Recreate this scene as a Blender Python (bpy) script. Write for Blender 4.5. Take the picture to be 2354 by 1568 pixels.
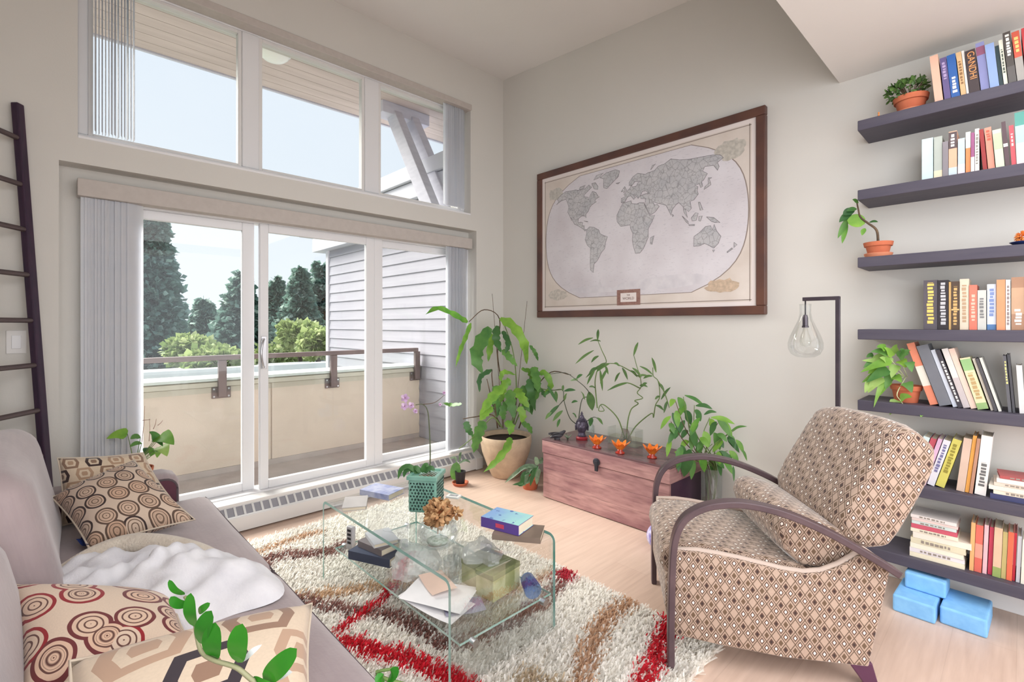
import bpy, bmesh, math, random
import numpy as np
from mathutils import Vector, Matrix, Euler, Quaternion
from math import sin, cos, pi, radians as R, sqrt, atan2

for o in list(bpy.data.objects): bpy.data.objects.remove(o, do_unlink=True)
SC = bpy.context.scene
COL = SC.collection

# ------------------------------------------------------------------ camera, sky, lights, exposure
CAM = Vector((3.44, -3.16, 1.30))
cd = bpy.data.cameras.new('camera'); cam = bpy.data.objects.new('camera', cd); COL.objects.link(cam)
cd.sensor_fit = 'HORIZONTAL'; cd.sensor_width = 36.0; cd.lens = 36.0 * 1121 / 2354
cd.shift_y = -38.0 / 2354; cd.clip_start = 0.02; cd.clip_end = 400
cam.location = CAM; cam.rotation_euler = (R(90), 0, atan2(.7242, .6896))
SC.camera = cam

SC.view_settings.view_transform = 'Standard'; SC.view_settings.look = 'None'
SC.view_settings.gamma = 1.0; SC.view_settings.use_curve_mapping = False
SC.view_settings.exposure = 0.50
cy = SC.cycles
cy.max_bounces = 7; cy.diffuse_bounces = 4; cy.glossy_bounces = 3; cy.transmission_bounces = 6; cy.transparent_max_bounces = 20
cy.adaptive_threshold = 0.02; cy.caustics_reflective = False; cy.caustics_refractive = False

w = bpy.data.worlds.new('sky'); SC.world = w; w.use_nodes = True
nt = w.node_tree; nt.nodes.clear()
wo = nt.nodes.new('ShaderNodeOutputWorld'); bg = nt.nodes.new('ShaderNodeBackground')
tc = nt.nodes.new('ShaderNodeTexCoord'); sx = nt.nodes.new('ShaderNodeSeparateXYZ')
cr = nt.nodes.new('ShaderNodeValToRGB'); nz = nt.nodes.new('ShaderNodeTexNoise'); mx = nt.nodes.new('ShaderNodeMixRGB')
nt.links.new(tc.outputs['Generated'], sx.inputs[0]); nt.links.new(sx.outputs['Z'], cr.inputs[0])
cr.color_ramp.elements[0].position = 0.0; cr.color_ramp.elements[0].color = (0.80, 0.86, 0.93, 1)
cr.color_ramp.elements[1].position = 0.9; cr.color_ramp.elements[1].color = (0.60, 0.71, 0.88, 1)
nz.inputs['Scale'].default_value = 2.2; nz.inputs['Detail'].default_value = 4
nt.links.new(tc.outputs['Generated'], nz.inputs['Vector'])
mx.blend_type = 'MIX'; mx.inputs[2].default_value = (0.86, 0.90, 0.95, 1)
nt.links.new(nz.outputs['Fac'], mx.inputs[0]); nt.links.new(cr.outputs[0], mx.inputs[1])
nt.links.new(mx.outputs[0], bg.inputs[0]); bg.inputs[1].default_value = 0.80
nt.links.new(bg.outputs[0], wo.inputs[0])

def area_light(name, loc, rot, sx_, sy_, power, col=(1, 1, 1)):
    l = bpy.data.lights.new(name, 'AREA'); l.shape = 'RECTANGLE'; l.size = sx_; l.size_y = sy_
    l.energy = power; l.color = col
    o = bpy.data.objects.new(name, l); COL.objects.link(o); o.location = loc; o.rotation_euler = rot
    return o
sun = bpy.data.lights.new('sun', 'SUN'); sun.energy = 9.0; sun.angle = R(42); sun.color = (1, .95, .88)
so = bpy.data.objects.new('sun', sun); COL.objects.link(so)
so.rotation_euler = Vector((.66, .30, -.58)).to_track_quat('-Z', 'Y').to_euler()
# unseen fill light added at the far end of the room, towards the window wall
area_light('end_fill', (6.85, -1.85, 1.55), (0, R(90), 0), 2.3, 3.0, 40, (.95, .97, 1.0))
# second added fill, out of view on the left, brightening the map wall
area_light('side_fill', (4.75, -3.70, 1.45), (R(90), 0, 0), 2.4, 2.2, 43, (.92, .95, 1.0))
# overhead fill added under the bulkhead, out of view, for the floor and table
area_light('overhead_fill', (4.3, -1.85, 2.61), (0, 0, 0), 2.6, 2.6, 46, (.98, .98, 1))

# ------------------------------------------------------------------ helpers
def s2l(c):
    r = []
    for v in c[:3]:
        v = v / 255.0
        r.append(v / 12.92 if v <= .04045 else ((v + .055) / 1.055) ** 2.4)
    return (r[0], r[1], r[2], 1.0)

class NT:
    """small node-expression helper"""
    def __init__(s, m): s.t = m.node_tree; s.n = s.t.nodes; s.l = s.t.links
    def new(s, k, **kw):
        n = s.n.new(k)
        for a, b in kw.items(): setattr(n, a, b)
        return n
    def val(s, sock, v):
        if isinstance(v, E): s.l.new(v.s, sock)
        elif hasattr(v, 'is_linked') or isinstance(v, bpy.types.NodeSocket): s.l.new(v, sock)
        else: sock.default_value = v
    def m(s, op, a, b=0.0, c=None):
        n = s.new('ShaderNodeMath', operation=op)
        s.val(n.inputs[0], a); s.val(n.inputs[1], b)
        if c is not None: s.val(n.inputs[2], c)
        return E(s, n.outputs[0])
    def mix(s, f, a, b):
        n = s.new('ShaderNodeMixRGB'); s.val(n.inputs[0], f)
        for i, v in ((1, a), (2, b)):
            if isinstance(v, (tuple, list)): n.inputs[i].default_value = v if len(v) == 4 else (*v, 1)
            else: s.val(n.inputs[i], v)
        return E(s, n.outputs[0])
    def coord(s, kind='Object'): return s.new('ShaderNodeTexCoord').outputs[kind]
    def sep(s, v):
        n = s.new('ShaderNodeSeparateXYZ'); s.l.new(v.s if isinstance(v, E) else v, n.inputs[0])
        return [E(s, o) for o in n.outputs]
    def noise(s, vec, scale, detail=3, out='Fac', rough=.5):
        n = s.new('ShaderNodeTexNoise'); s.l.new(vec.s if isinstance(vec, E) else vec, n.inputs['Vector'])
        n.inputs['Scale'].default_value = scale; n.inputs['Detail'].default_value = detail; n.inputs['Roughness'].default_value = rough
        return E(s, n.outputs[out])
    def vscale(s, v, sc):
        n = s.new('ShaderNodeMapping'); s.l.new(v.s if isinstance(v, E) else v, n.inputs[0]); n.inputs['Scale'].default_value = sc
        return n.outputs[0]
class E:
    def __init__(s, nt_, sock): s.nt = nt_; s.s = sock
    def __add__(a, b): return a.nt.m('ADD', a, b)
    def __radd__(a, b): return a.nt.m('ADD', b, a)
    def __sub__(a, b): return a.nt.m('SUBTRACT', a, b)
    def __rsub__(a, b): return a.nt.m('SUBTRACT', b, a)
    def __mul__(a, b): return a.nt.m('MULTIPLY', a, b)
    def __rmul__(a, b): return a.nt.m('MULTIPLY', a, b)
    def __truediv__(a, b): return a.nt.m('DIVIDE', a, b)
    def fl(a): return a.nt.m('FLOOR', a)
    def fr(a): return a.nt.m('FRACT', a)
    def ab(a): return a.nt.m('ABSOLUTE', a)
    def mn(a, b): return a.nt.m('MINIMUM', a, b)
    def mxx(a, b): return a.nt.m('MAXIMUM', a, b)
    def lt(a, b): return a.nt.m('LESS_THAN', a, b)
    def gt(a, b): return a.nt.m('GREATER_THAN', a, b)
    def mod(a, b): return a.nt.m('FLOORED_MODULO', a, b)
    def clampramp(a, lo, hi):
        n = a.nt.new('ShaderNodeMapRange'); a.nt.l.new(a.s, n.inputs[0]); n.inputs[1].default_value = lo; n.inputs[2].default_value = hi
        return E(a.nt, n.outputs[0])

MATS = {}
def newmat(name):
    m = bpy.data.materials.new(name); m.use_nodes = True
    return m, NT(m), m.node_tree.nodes['Principled BSDF']
def mat(name, c, c2=None, rough=.6, scale=8., metal=0., bump=0., bscale=None, spec=.4, stretch=None, sheen=0., trans=0., sss=0., detail=3):
    """plain procedural material: colour, optional second colour mixed by noise, optional fine relief"""
    if name in MATS: return MATS[name]
    m, t, b = newmat(name)
    b.inputs['Roughness'].default_value = rough; b.inputs['Metallic'].default_value = metal
    b.inputs['Specular IOR Level'].default_value = spec
    if sheen: b.inputs['Sheen Weight'].default_value = sheen
    if trans: b.inputs['Transmission Weight'].default_value = trans
    co = t.coord('Object')
    if stretch: co = t.vscale(co, stretch)
    if c2 is not None:
        f = t.noise(co, scale, detail).clampramp(.32, .68)
        t.l.new(t.mix(f, s2l(c), s2l(c2)).s, b.inputs['Base Color'])
    else: b.inputs['Base Color'].default_value = s2l(c)
    if bump:
        bn = t.new('ShaderNodeBump'); bn.inputs['Strength'].default_value = bump; bn.inputs['Distance'].default_value = .01
        t.l.new(t.noise(co, bscale or scale * 6, 4).s, bn.inputs['Height']); t.l.new(bn.outputs[0], b.inputs['Normal'])
    MATS[name] = m
    return m
def leafmat(name, c, c2, scale=14, rough=.45, tl=.25):
    if name in MATS: return MATS[name]
    m, t, b = newmat(name)
    oi = t.new('ShaderNodeObjectInfo'); co = t.coord('Object')
    f = t.m('ADD', t.noise(co, scale).clampramp(.3, .7) * .55, E(t, oi.outputs['Random']) * .55)
    cc = t.mix(f, s2l(c), s2l(c2))
    t.l.new(cc.s, b.inputs['Base Color']); b.inputs['Roughness'].default_value = rough
    tr = t.new('ShaderNodeBsdfTranslucent'); t.l.new(cc.s, tr.inputs[0])
    mxs = t.new('ShaderNodeMixShader'); mxs.inputs[0].default_value = tl
    t.l.new(b.outputs[0], mxs.inputs[1]); t.l.new(tr.outputs[0], mxs.inputs[2])
    t.l.new(mxs.outputs[0], t.n['Material Output'].inputs[0])
    MATS[name] = m
    return m
def glassmat(name, tint=(1, 1, 1), refl=.10, rough=.0, haze=0.0, hazec=(235, 240, 240)):
    """thin clear glass: straight transmission with tint + Fresnel gloss (+ a little dust haze)"""
    if name in MATS: return MATS[name]
    m, t, b = newmat(name); t.n.remove(b)
    tp = t.new('ShaderNodeBsdfTransparent'); tp.inputs[0].default_value = (*tint, 1)
    gl = t.new('ShaderNodeBsdfGlossy'); gl.inputs['Roughness'].default_value = rough
    lw = t.new('ShaderNodeLayerWeight'); lw.inputs[0].default_value = .35
    f = t.m('ADD', E(t, lw.outputs['Fresnel']) * (1.0 - refl), refl * .4)
    ms = t.new('ShaderNodeMixShader'); t.l.new((f * .30).s, ms.inputs[0])
    t.l.new(tp.outputs[0], ms.inputs[1]); t.l.new(gl.outputs[0], ms.inputs[2])
    out = ms
    if haze:
        df = t.new('ShaderNodeBsdfDiffuse'); df.inputs[0].default_value = s2l(hazec)
        m2 = t.new('ShaderNodeMixShader'); m2.inputs[0].default_value = haze
        t.l.new(ms.outputs[0], m2.inputs[1]); t.l.new(df.outputs[0], m2.inputs[2]); out = m2
    t.l.new(out.outputs[0], t.n['Material Output'].inputs[0])
    MATS[name] = m
    return m

class MB:
    """mesh builder: collects verts / faces (+ optional uv per face corner)"""
    def __init__(s): s.v = []; s.f = []; s.uv = {}
    def add(s, vs, fs, M=None, uvs=None):
        o = len(s.v)
        for p in vs: s.v.append(tuple(M @ Vector(p)) if M is not None else tuple(p))
        for i, f in enumerate(fs):
            if uvs is not None: s.uv[len(s.f)] = [uvs[k] for k in f]
            s.f.append(tuple(o + k for k in f))
        return s
    def box(s, c, d, M=None, top=1.0):
        x, y, z = [k / 2 for k in d]
        vs = [(-x, -y, -z), (x, -y, -z), (x, y, -z), (-x, y, -z), (-x * top, -y * top, z), (x * top, -y * top, z), (x * top, y * top, z), (-x * top, y * top, z)]
        T = Matrix.Translation(c) if M is None else Matrix.Translation(c) @ M
        return s.add(vs, [(0, 3, 2, 1), (4, 5, 6, 7), (0, 1, 5, 4), (1, 2, 6, 5), (2, 3, 7, 6), (3, 0, 4, 7)], T)
    def bb(s, a, b):  # box from min / max corner
        return s.box([(a[i] + b[i]) / 2 for i in range(3)], [abs(b[i] - a[i]) for i in range(3)])
    def tube(s, pts, r, n=8, cap=True, flat=1.0):
        pts = [Vector(p) for p in pts]; k = len(pts)
        rs = r if hasattr(r, '__len__') else [r] * k
        ring = []; up = None; o = len(s.v)
        for i, p in enumerate(pts):
            t = (pts[min(i + 1, k - 1)] - pts[max(i - 1, 0)])
            if t.length < 1e-9: t = Vector((0, 0, 1))
            t.normalize()
            if up is None: up = t.orthogonal().normalized() if abs(t.z) > .95 else Vector((0, 0, 1)).cross(t).normalized()
            a = (up - t * up.dot(t))
            a = a.normalized() if a.length > 1e-6 else t.orthogonal().normalized()
            bb_ = t.cross(a); up = a
            for j in range(n):
                q = 2 * pi * j / n
                s.v.append(tuple(p + (a * cos(q) + bb_ * sin(q) * flat) * rs[i]))
        for i in range(k - 1):
            for j in range(n):
                j2 = (j + 1) % n
                s.f.append((o + i * n + j, o + i * n + j2, o + (i + 1) * n + j2, o + (i + 1) * n + j))
        if cap:
            s.f.append(tuple(o + j for j in range(n - 1, -1, -1))); s.f.append(tuple(o + (k - 1) * n + j for j in range(n)))
        return s
    def lathe(s, prof, n=24, c=(0, 0, 0), sq=None):
        o = len(s.v)
        for r, z in prof:
            for j in range(n):
                a = 2 * pi * j / n
                s.v.append((c[0] + r * cos(a), c[1] + r * sin(a), c[2] + z))
        for i in range(len(prof) - 1):
            for j in range(n):
                j2 = (j + 1) % n
                s.f.append((o + i * n + j, o + i * n + j2, o + (i + 1) * n + j2, o + (i + 1) * n + j))
        if prof[0][0] > 1e-4: s.f.append(tuple(o + j for j in range(n - 1, -1, -1)))
        if prof[-1][0] > 1e-4: s.f.append(tuple(o + (len(prof) - 1) * n + j for j in range(n)))
        return s
    def prism(s, poly, axis, a, b):
        """extrude 2-D polygon along axis ('x': poly=(y,z); 'y': poly=(x,z); 'z': poly=(x,y)) from a to b"""
        n = len(poly)
        def P(q, t): return (t, q[0], q[1]) if axis == 'x' else ((q[0], t, q[1]) if axis == 'y' else (q[0], q[1], t))
        vs = [P(q, a) for q in poly] + [P(q, b) for q in poly]
        fs = [tuple(range(n)), tuple(range(2 * n - 1, n - 1, -1))] + [(i, i + n, (i + 1) % n + n, (i + 1) % n) for i in range(n)]
        return s.add(vs, fs)
    def grid(s, fn, nu, nv, uvs=True, closeu=False):
        o = len(s.v)
        for j in range(nv + 1):
            for i in range(nu + 1):
                s.v.append(tuple(fn(i / nu, j / nv)))
        for j in range(nv):
            for i in range(nu):
                a = o + j * (nu + 1) + i
                if uvs: s.uv[len(s.f)] = [(i / nu, j / nv), ((i + 1) / nu, j / nv), ((i + 1) / nu, (j + 1) / nv), (i / nu, (j + 1) / nv)]
                s.f.append((a, a + 1, a + nu + 2, a + nu + 1))
        return s
    def shift(s, d, M=None):
        s.v = [tuple((M @ Vector(p) if M else Vector(p)) + Vector(d)) for p in s.v]; return s

def mesh(name, mb):
    me = bpy.data.meshes.new(name); me.from_pydata(mb.v, [], mb.f)
    if mb.uv:
        uv = me.uv_layers.new(name='UVMap')
        for p in me.polygons:
            u = mb.uv.get(p.index)
            if u:
                for k, li in enumerate(p.loop_indices): uv.data[li].uv = u[k]
    me.update(); return me
def fixnormals(me):
    bm = bmesh.new(); bm.from_mesh(me); bmesh.ops.recalc_face_normals(bm, faces=bm.faces); bm.to_mesh(me); bm.free()
def obj(name, mb, m, parent=None, smooth=False, bevel=0., seg=2, sub=0, auto=None, fix=True, weld=False):
    me = mesh(name, mb) if isinstance(mb, MB) else mb
    if weld:
        bm = bmesh.new(); bm.from_mesh(me); bmesh.ops.remove_doubles(bm, verts=bm.verts, dist=1e-5); bm.to_mesh(me); bm.free()
    if fix: fixnormals(me)
    if m is not None: me.materials.append(m)
    o = bpy.data.objects.new(name, me); COL.objects.link(o)
    if parent is not None: o.parent = parent
    if bevel:
        md = o.modifiers.new('bevel', 'BEVEL'); md.width = bevel; md.segments = seg; md.limit_method = 'ANGLE'; md.angle_limit = R(40)
    if sub:
        md = o.modifiers.new('sub', 'SUBSURF'); md.levels = sub; md.render_levels = sub
    if smooth: me.polygons.foreach_set('use_smooth', [True] * len(me.polygons))
    elif auto is not None:
        me.polygons.foreach_set('use_smooth', [True] * len(me.polygons)); me.set_sharp_from_angle(angle=R(auto))
    return o
def tag(o, label, cat, group=None):
    o['label'] = label; o['category'] = cat
    if group: o['group'] = group
    return o
def thing(name, label, cat, loc=(0, 0, 0), rotz=0., group=None, rot=None):
    o = bpy.data.objects.new(name, None); COL.objects.link(o); o.empty_display_size = .05
    o.location = loc; o.rotation_euler = rot if rot else (0, 0, rotz)
    return tag(o, label, cat, group)
def struct(name, mb, m, parent=None, **kw):
    o = obj(name, mb, m, parent, **kw)
    if parent is None: o['kind'] = 'structure'
    return o
def uvbox(o, M=None):
    """box-projected UVs in metres"""
    me = o.data; uv = me.uv_layers.get('UVMap') or me.uv_layers.new(name='UVMap')
    for p in me.polygons:
        n = p.normal; a = max(range(3), key=lambda k: abs(n[k]))
        for li in p.loop_indices:
            c = me.vertices[me.loops[li].vertex_index].co
            uv.data[li].uv = ((c.y, c.z) if a == 0 else ((c.x, c.z) if a == 1 else (c.x, c.y)))
def place(me, name, parent, M, m=None):
    """link another copy of shared mesh data with its own matrix (local to parent)"""
    o = bpy.data.objects.new(name, me); COL.objects.link(o); o.parent = parent; o.matrix_local = M
    return o
def lerp(a, b, t): return a + (b - a) * t
def bez(pts, n=16):
    """Catmull-Rom through points"""
    P = [Vector(p) for p in pts]; P = [P[0] * 2 - P[1]] + P + [P[-1] * 2 - P[-2]]; out = []
    for i in range(1, len(P) - 2):
        for k in range(n):
            t = k / n; a, b, c, d = P[i - 1], P[i], P[i + 1], P[i + 2]
            out.append(.5 * ((2 * b) + (c - a) * t + (2 * a - 5 * b + 4 * c - d) * t * t + (3 * b - a - 3 * c + d) * t ** 3))
    out.append(P[-2]); return out
ORD = ['first', 'second', 'third', 'fourth', 'fifth', 'sixth', 'seventh', 'eighth', 'ninth', 'tenth', 'eleventh', 'twelfth', 'thirteenth', 'fourteenth', 'fifteenth', 'sixteenth', 'seventeenth', 'eighteenth', 'nineteenth', 'twentieth']
RNG = random.Random(7)
# ------------------------------------------------------------------ the room
M_wall = mat('wall_paint', (218, 215, 209), (215, 212, 206), rough=.85, scale=1.3, bump=.03, bscale=140)
M_ceil = mat('ceiling_paint', (232, 229, 226), (228, 225, 222), rough=.9, scale=1.1, bump=.04, bscale=90)
M_white = mat('white_vinyl', (236, 236, 238), rough=.35)
M_trimw = mat('white_trim', (232, 230, 228), rough=.5)
M_glass = glassmat('window_glass', (.97, .985, .985), refl=.08)
M_blind = leafmat('blind_vinyl', (250, 250, 252), (244, 246, 250), rough=.5, tl=.65)
M_val = mat('valance_fabric', (198, 190, 184), (192, 184, 178), rough=.8, scale=30)
M_dark = mat('dark_gap', (52, 50, 54), rough=.6)
M_steel = mat('brushed_steel', (200, 200, 204), rough=.3, metal=1.)

def floor_material():
    m, t, b = newmat('oak_laminate')
    x, y, z = t.sep(t.coord('Object'))
    pw, pl = .19, 1.3
    row = (x / pw).fl(); u = y / pl + row * .37
    seam = ((x / pw).fr() - .5).ab().gt(.492).mxx((u.fr() - .5).ab().gt(.4985))
    cell = t.new('ShaderNodeCombineXYZ'); t.val(cell.inputs[0], row); t.val(cell.inputs[1], u.fl())
    wn = t.new('ShaderNodeTexWhiteNoise'); t.l.new(cell.outputs[0], wn.inputs['Vector'])
    g = t.noise(t.vscale(t.coord('Object'), (14, 1.1, 1)), 3.2, 5)
    base = t.mix(g.clampramp(.3, .7), s2l((217, 191, 174)), s2l((201, 174, 157)))
    base = t.mix(E(t, wn.outputs['Value']) * .35, base, s2l((224, 201, 185)))
    base = t.mix(seam * .14, base, s2l((150, 120, 100)))
    t.l.new(base.s, b.inputs['Base Color']); b.inputs['Roughness'].default_value = .38
    b.inputs['Specular IOR Level'].default_value = .35
    return m
struct('floor', MB().bb((-.3, -3.75, -.06), (7.0, .0, 0)), floor_material())

# window wall (x = 0) with the high window opening and the door recess
wm = MB()
for a, b in [((-.3, -3.75, 0), (0, -3.118, 3.8)), ((-.3, -3.118, 2.151), (0, -.331, 2.297)), ((-.3, -3.118, 2.297), (0, -3.045, 3.8)),
             ((-.3, -3.045, 3.27), (0, -.40, 3.8)), ((-.3, -.40, 2.297), (0, .15, 3.8)), ((-.3, -.331, 0), (0, .15, 2.297)),
             ((-.3, -3.118, -.06), (0, -.331, .165)), ((-.3, -3.118, .165), (-.12, -3.03, 2.151)), ((-.3, -3.03, 2.03), (-.12, -.331, 2.151))]:
    wm.bb(a, b)
struct('wall_window', wm, M_wall)
struct('wall_map', MB().bb((0, 0, 0), (7.0, .15, 3.8)), M_wall)
struct('wall_left', MB().bb((-.0, -3.9, 0), (3.5, -3.75, 3.8)).bb((6.0, -3.9, 0), (7.0, -3.75, 3.8)).bb((3.5, -3.9, 2.6), (6.0, -3.75, 3.8)), M_wall)
wr = MB()
for a, b in [((6.9, -3.75, 0), (7.05, -3.4, 2.63)), ((6.9, -.3, 0), (7.05, 0, 2.63)), ((6.9, -3.4, 2.55), (7.05, -.3, 2.63)), ((6.9, -3.4, 0), (7.05, -.3, .35))]: wr.bb(a, b)
struct('wall_right', wr, M_wall)
struct('ceiling', MB().prism([(0, 3.638), (2.739, 3.437), (2.739, 3.62), (0, 3.82)], 'y', -3.75, .15), M_ceil)
struct('ceiling_bulkhead', MB().bb((2.739, -3.75, 2.63), (7.05, 0, 3.7)), M_ceil)
struct('baseboard_map', MB().bb((.0, -.014, 0), (7.0, 0, .085)), M_trimw, bevel=.004)

def empty_struct(name):
    o = bpy.data.objects.new(name, None); COL.objects.link(o); o['kind'] = 'structure'; return o
# ---- high window
W1 = empty_struct('window_1')
fx0, fx1 = -.17, -.09
fr = MB()
fr.bb((fx0, -3.045, 2.297), (fx1, -.40, 2.337)); fr.bb((fx0, -3.045, 3.225), (fx1, -.40, 3.27))
fr.bb((fx0, -3.045, 2.337), (fx1, -3.0, 3.225)); fr.bb((fx0, -.445, 2.337), (fx1, -.40, 3.225))
obj('window_frame', fr, M_white, W1, bevel=.006)
for a, b in ((-2.237, -2.134), (-1.374, -1.255)):
    obj('mullion', MB().bb((fx0, a, 2.337), (fx1, b, 3.225)), M_white, W1, bevel=.006)
for a, b in ((-3.0, -2.237), (-2.134, -1.374), (-1.255, -.445)):
    g = MB()
    g.bb((-.15, a, 2.337), (-.10, a + .022, 3.225)); g.bb((-.15, b - .022, 2.337), (-.10, b, 3.225)); g.bb((-.15, a + .022, 2.337), (-.10, b - .022, 2.352)); g.bb((-.15, a + .022, 3.205), (-.10, b - .022, 3.225))
    obj('sash', g, M_trimw, W1, bevel=.003)
    obj('pane', MB().bb((-.134, a + .02, 2.35), (-.128, b - .02, 3.207)), M_glass, W1)
obj('window_sill', MB().bb((-.12, -3.045, 2.285), (.004, -.40, 2.300)), M_white, W1, bevel=.003)

# ---- sliding door
D1 = empty_struct('door_1')
fr = MB()
fr.bb((-.24, -3.03, .165), (-.12, -2.985, 2.03)); fr.bb((-.24, -.376, .165), (-.12, -.331, 2.03)); fr.bb((-.24, -2.985, 1.985), (-.12, -.376, 2.03)); fr.bb((-.24, -3.03, .14), (-.10, -.331, .18))
obj('door_frame', fr, M_white, D1, bevel=.005)
obj('sill_ledge', MB().bb((-.12, -3.03, .155), (.012, -.331, .172)), M_trimw, D1, bevel=.003)
def panel(x, y0, y1, w0, w1):
    p = obj('door_panel', MB().bb((x - .02, y0, .18), (x + .02, y0 + w0, 1.985)).bb((x - .02, y1 - w1, .18), (x + .02, y1, 1.985)).bb((x - .02, y0 + w0, .18), (x + .02, y1 - w1, .235)).bb((x - .02, y0 + w0, 1.93), (x + .02, y1 - w1, 1.985)), M_white, D1, bevel=.005)
    obj('pane', MB().bb((x - .004, y0 + w0 - .004, .23), (x + .004, y1 - w1 + .004, 1.935)), M_glass, p)
    return p
panel(-.195, -2.985, -2.140, .06, .075)
pB = panel(-.145, -2.120, -1.275, .055, .07)
panel(-.195, -1.290, -.376, .055, .06)
obj('centre_post', MB().bb((-.215, -1.275, .18), (-.125, -1.205, 1.985)), M_white, D1, bevel=.004)
hp = [(-.125, -2.095, 1.20 + .0), (-.09, -2.11, 1.19), (-.075, -2.125, 1.13), (-.075, -2.125, 1.08), (-.09, -2.11, 1.02), (-.125, -2.095, 1.01)]
hd = obj('handle', MB().tube(bez(hp, 6), .008, 8), M_steel, pB, smooth=True)
obj('handle_plate', MB().bb((-.126, -2.112, 1.0), (-.120, -2.078, 1.22)), M_steel, hd, bevel=.002)
obj('latch', MB().bb((-.12, -3.0, 1.085), (-.10, -2.975, 1.10)), M_dark, D1, bevel=.002)

# ---- vertical blinds
def blind_stack(label, y0, y1, z0, z1, x, n, w, ang, seed):
    rg = random.Random(seed)
    t = thing('vertical_blind', label, 'blind', (x, (y0 + y1) / 2, z0), group=None)
    H = z1 - z0
    me = None
    for i in range(n):
        y = lerp(y0, y1, (i + .5) / n) - (y0 + y1) / 2
        if me is None:
            def fn(u, v): return ((u - .5) * w, .004 * (1 - (2 * u - 1) ** 2), v * H)
            mb_ = MB().grid(fn, 5, 1); mb2 = MB().grid(lambda u, v: ((u - .5) * w, .004 * (1 - (2 * u - 1) ** 2) + .0012, v * H), 5, 1)
            mb_.add(mb2.v, mb2.f); me = mesh('slat', mb_); me.materials.append(M_blind)
            me.polygons.foreach_set('use_smooth', [True] * len(me.polygons))
        place(me, 'slat', t, Matrix.Translation((0, y, 0)) @ Matrix.Rotation(R(ang + rg.uniform(-6, 6)), 4, 'Z'))
    return t
blind_stack('stacked white vertical blind slats at left of the glass door', -3.0, -2.79, .19, 1.985, -.065, 15, .085, -64, 1)
blind_stack('stacked white vertical blind slats at right of the glass door', -.62, -.40, .19, 1.985, -.065, 12, .088, -58, 2)
blind_stack('stacked white vertical blind slats at left of the high window', -2.98, -2.80, 2.345, 3.225, -.045, 13, .066, -4, 3)
blind_stack('stacked white vertical blind slats at right of the high window', -.66, -.44, 2.345, 3.225, -.045, 11, .070, -58, 4)
tag(obj('blind_valance', MB().bb((-.105, -3.046, 1.987), (-.02, -.362, 2.080)), M_val, bevel=.004), 'beige fabric valance across the top of the glass door', 'valance')
tag(obj('blind_valance', MB().bb((-.085, -3.04, 3.228), (.012, -.392, 3.278)), M_val, bevel=.004), 'slim beige headrail across the top of the high window', 'valance')

# ---- baseboard heater
ht = thing('baseboard_heater', 'low white baseboard heater with slotted grille under the glass door', 'heater', (0, -1.7, 0))
M_heat = mat('heater_enamel', (226, 226, 226), rough=.35)
def hprof(y0, y1): return MB().prism([(.0, .012), (.076, .012), (.076, .098), (.070, .104), (.060, .107), (.060, .100), (.012, .148), (.012, .156), (.0, .156)], 'y', y0, y1)
obj('body', hprof(-1.40, 1.375), M_heat, ht, auto=25)
obj('end_cap', MB().prism([(0, .006), (.082, .006), (.082, .104), (.066, .116), (.0, .160)], 'y', 1.30, 1.378), M_heat, ht, bevel=.003)
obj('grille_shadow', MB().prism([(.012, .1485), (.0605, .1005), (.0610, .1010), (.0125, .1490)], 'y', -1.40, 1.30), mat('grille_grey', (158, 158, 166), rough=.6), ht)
me = None
for i in range(52):
    y = -1.39 + i * .052
    if y > 1.29: break
    if me is None:
        me = mesh('grille_bar', MB().prism([(.010, .1500), (.0625, .1015), (.0650, .1045), (.0130, .1540)], 'y', -.0065, .0065)); me.materials.append(M_heat); fixnormals(me)
    place(me, 'grille_bar', ht, Matrix.Translation((0, y, 0)))
sw = thing('light_switch', 'white light switch plate on the wall behind the ladder', 'switch', (0, -3.272, 1.213))
obj('plate', MB().bb((0, -.036, -.058), (.006, .036, .058)), M_trimw, sw, bevel=.003)
obj('rocker', MB().bb((.005, -.017, -.033), (.010, .017, .033)), M_white, sw, bevel=.002)

# ---- leaning ladder
M_lad = mat('dark_plum_wood', (64, 42, 62), (48, 34, 54), rough=.45, scale=9, stretch=(8, 8, 1))
M_rung = mat('bronze_rung', (98, 84, 84), rough=.4, metal=.5)
rd = Vector((.80, -.60, 0)).normalized()
ld = thing('ladder', 'tall dark plum blanket ladder leaning against the wall beside the window', 'ladder', (.12, -3.135, 0))
lt_, lb_ = Vector((.03, -3.268, 2.385)) - Vector((.12, -3.135, 0)), Vector((0, 0, 0))
for k in (0, 1):
    o_ = rd * .30 * k; d_ = (lt_ - lb_).normalized()
    Mq = Matrix.Translation(lb_ + o_) @ Matrix((tuple(rd), tuple(d_.cross(rd)), tuple(d_))).transposed().to_4x4()
    obj('rail', MB().bb((-.020, -.016, 0), (.020, .016, (lt_ - lb_).length)).shift((0, 0, 0), Mq), M_lad, ld, bevel=.005)
for z in (2.212, 1.985, 1.765, 1.543, 1.32, 1.10, .878, .655, .432, .21):
    c_ = lb_ + (lt_ - lb_) * (z / lt_.z)
    obj('rung', MB().tube([c_ + rd * .0, c_ + rd * .30], .0125, 10), M_rung, ld, smooth=False, auto=40)
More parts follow.
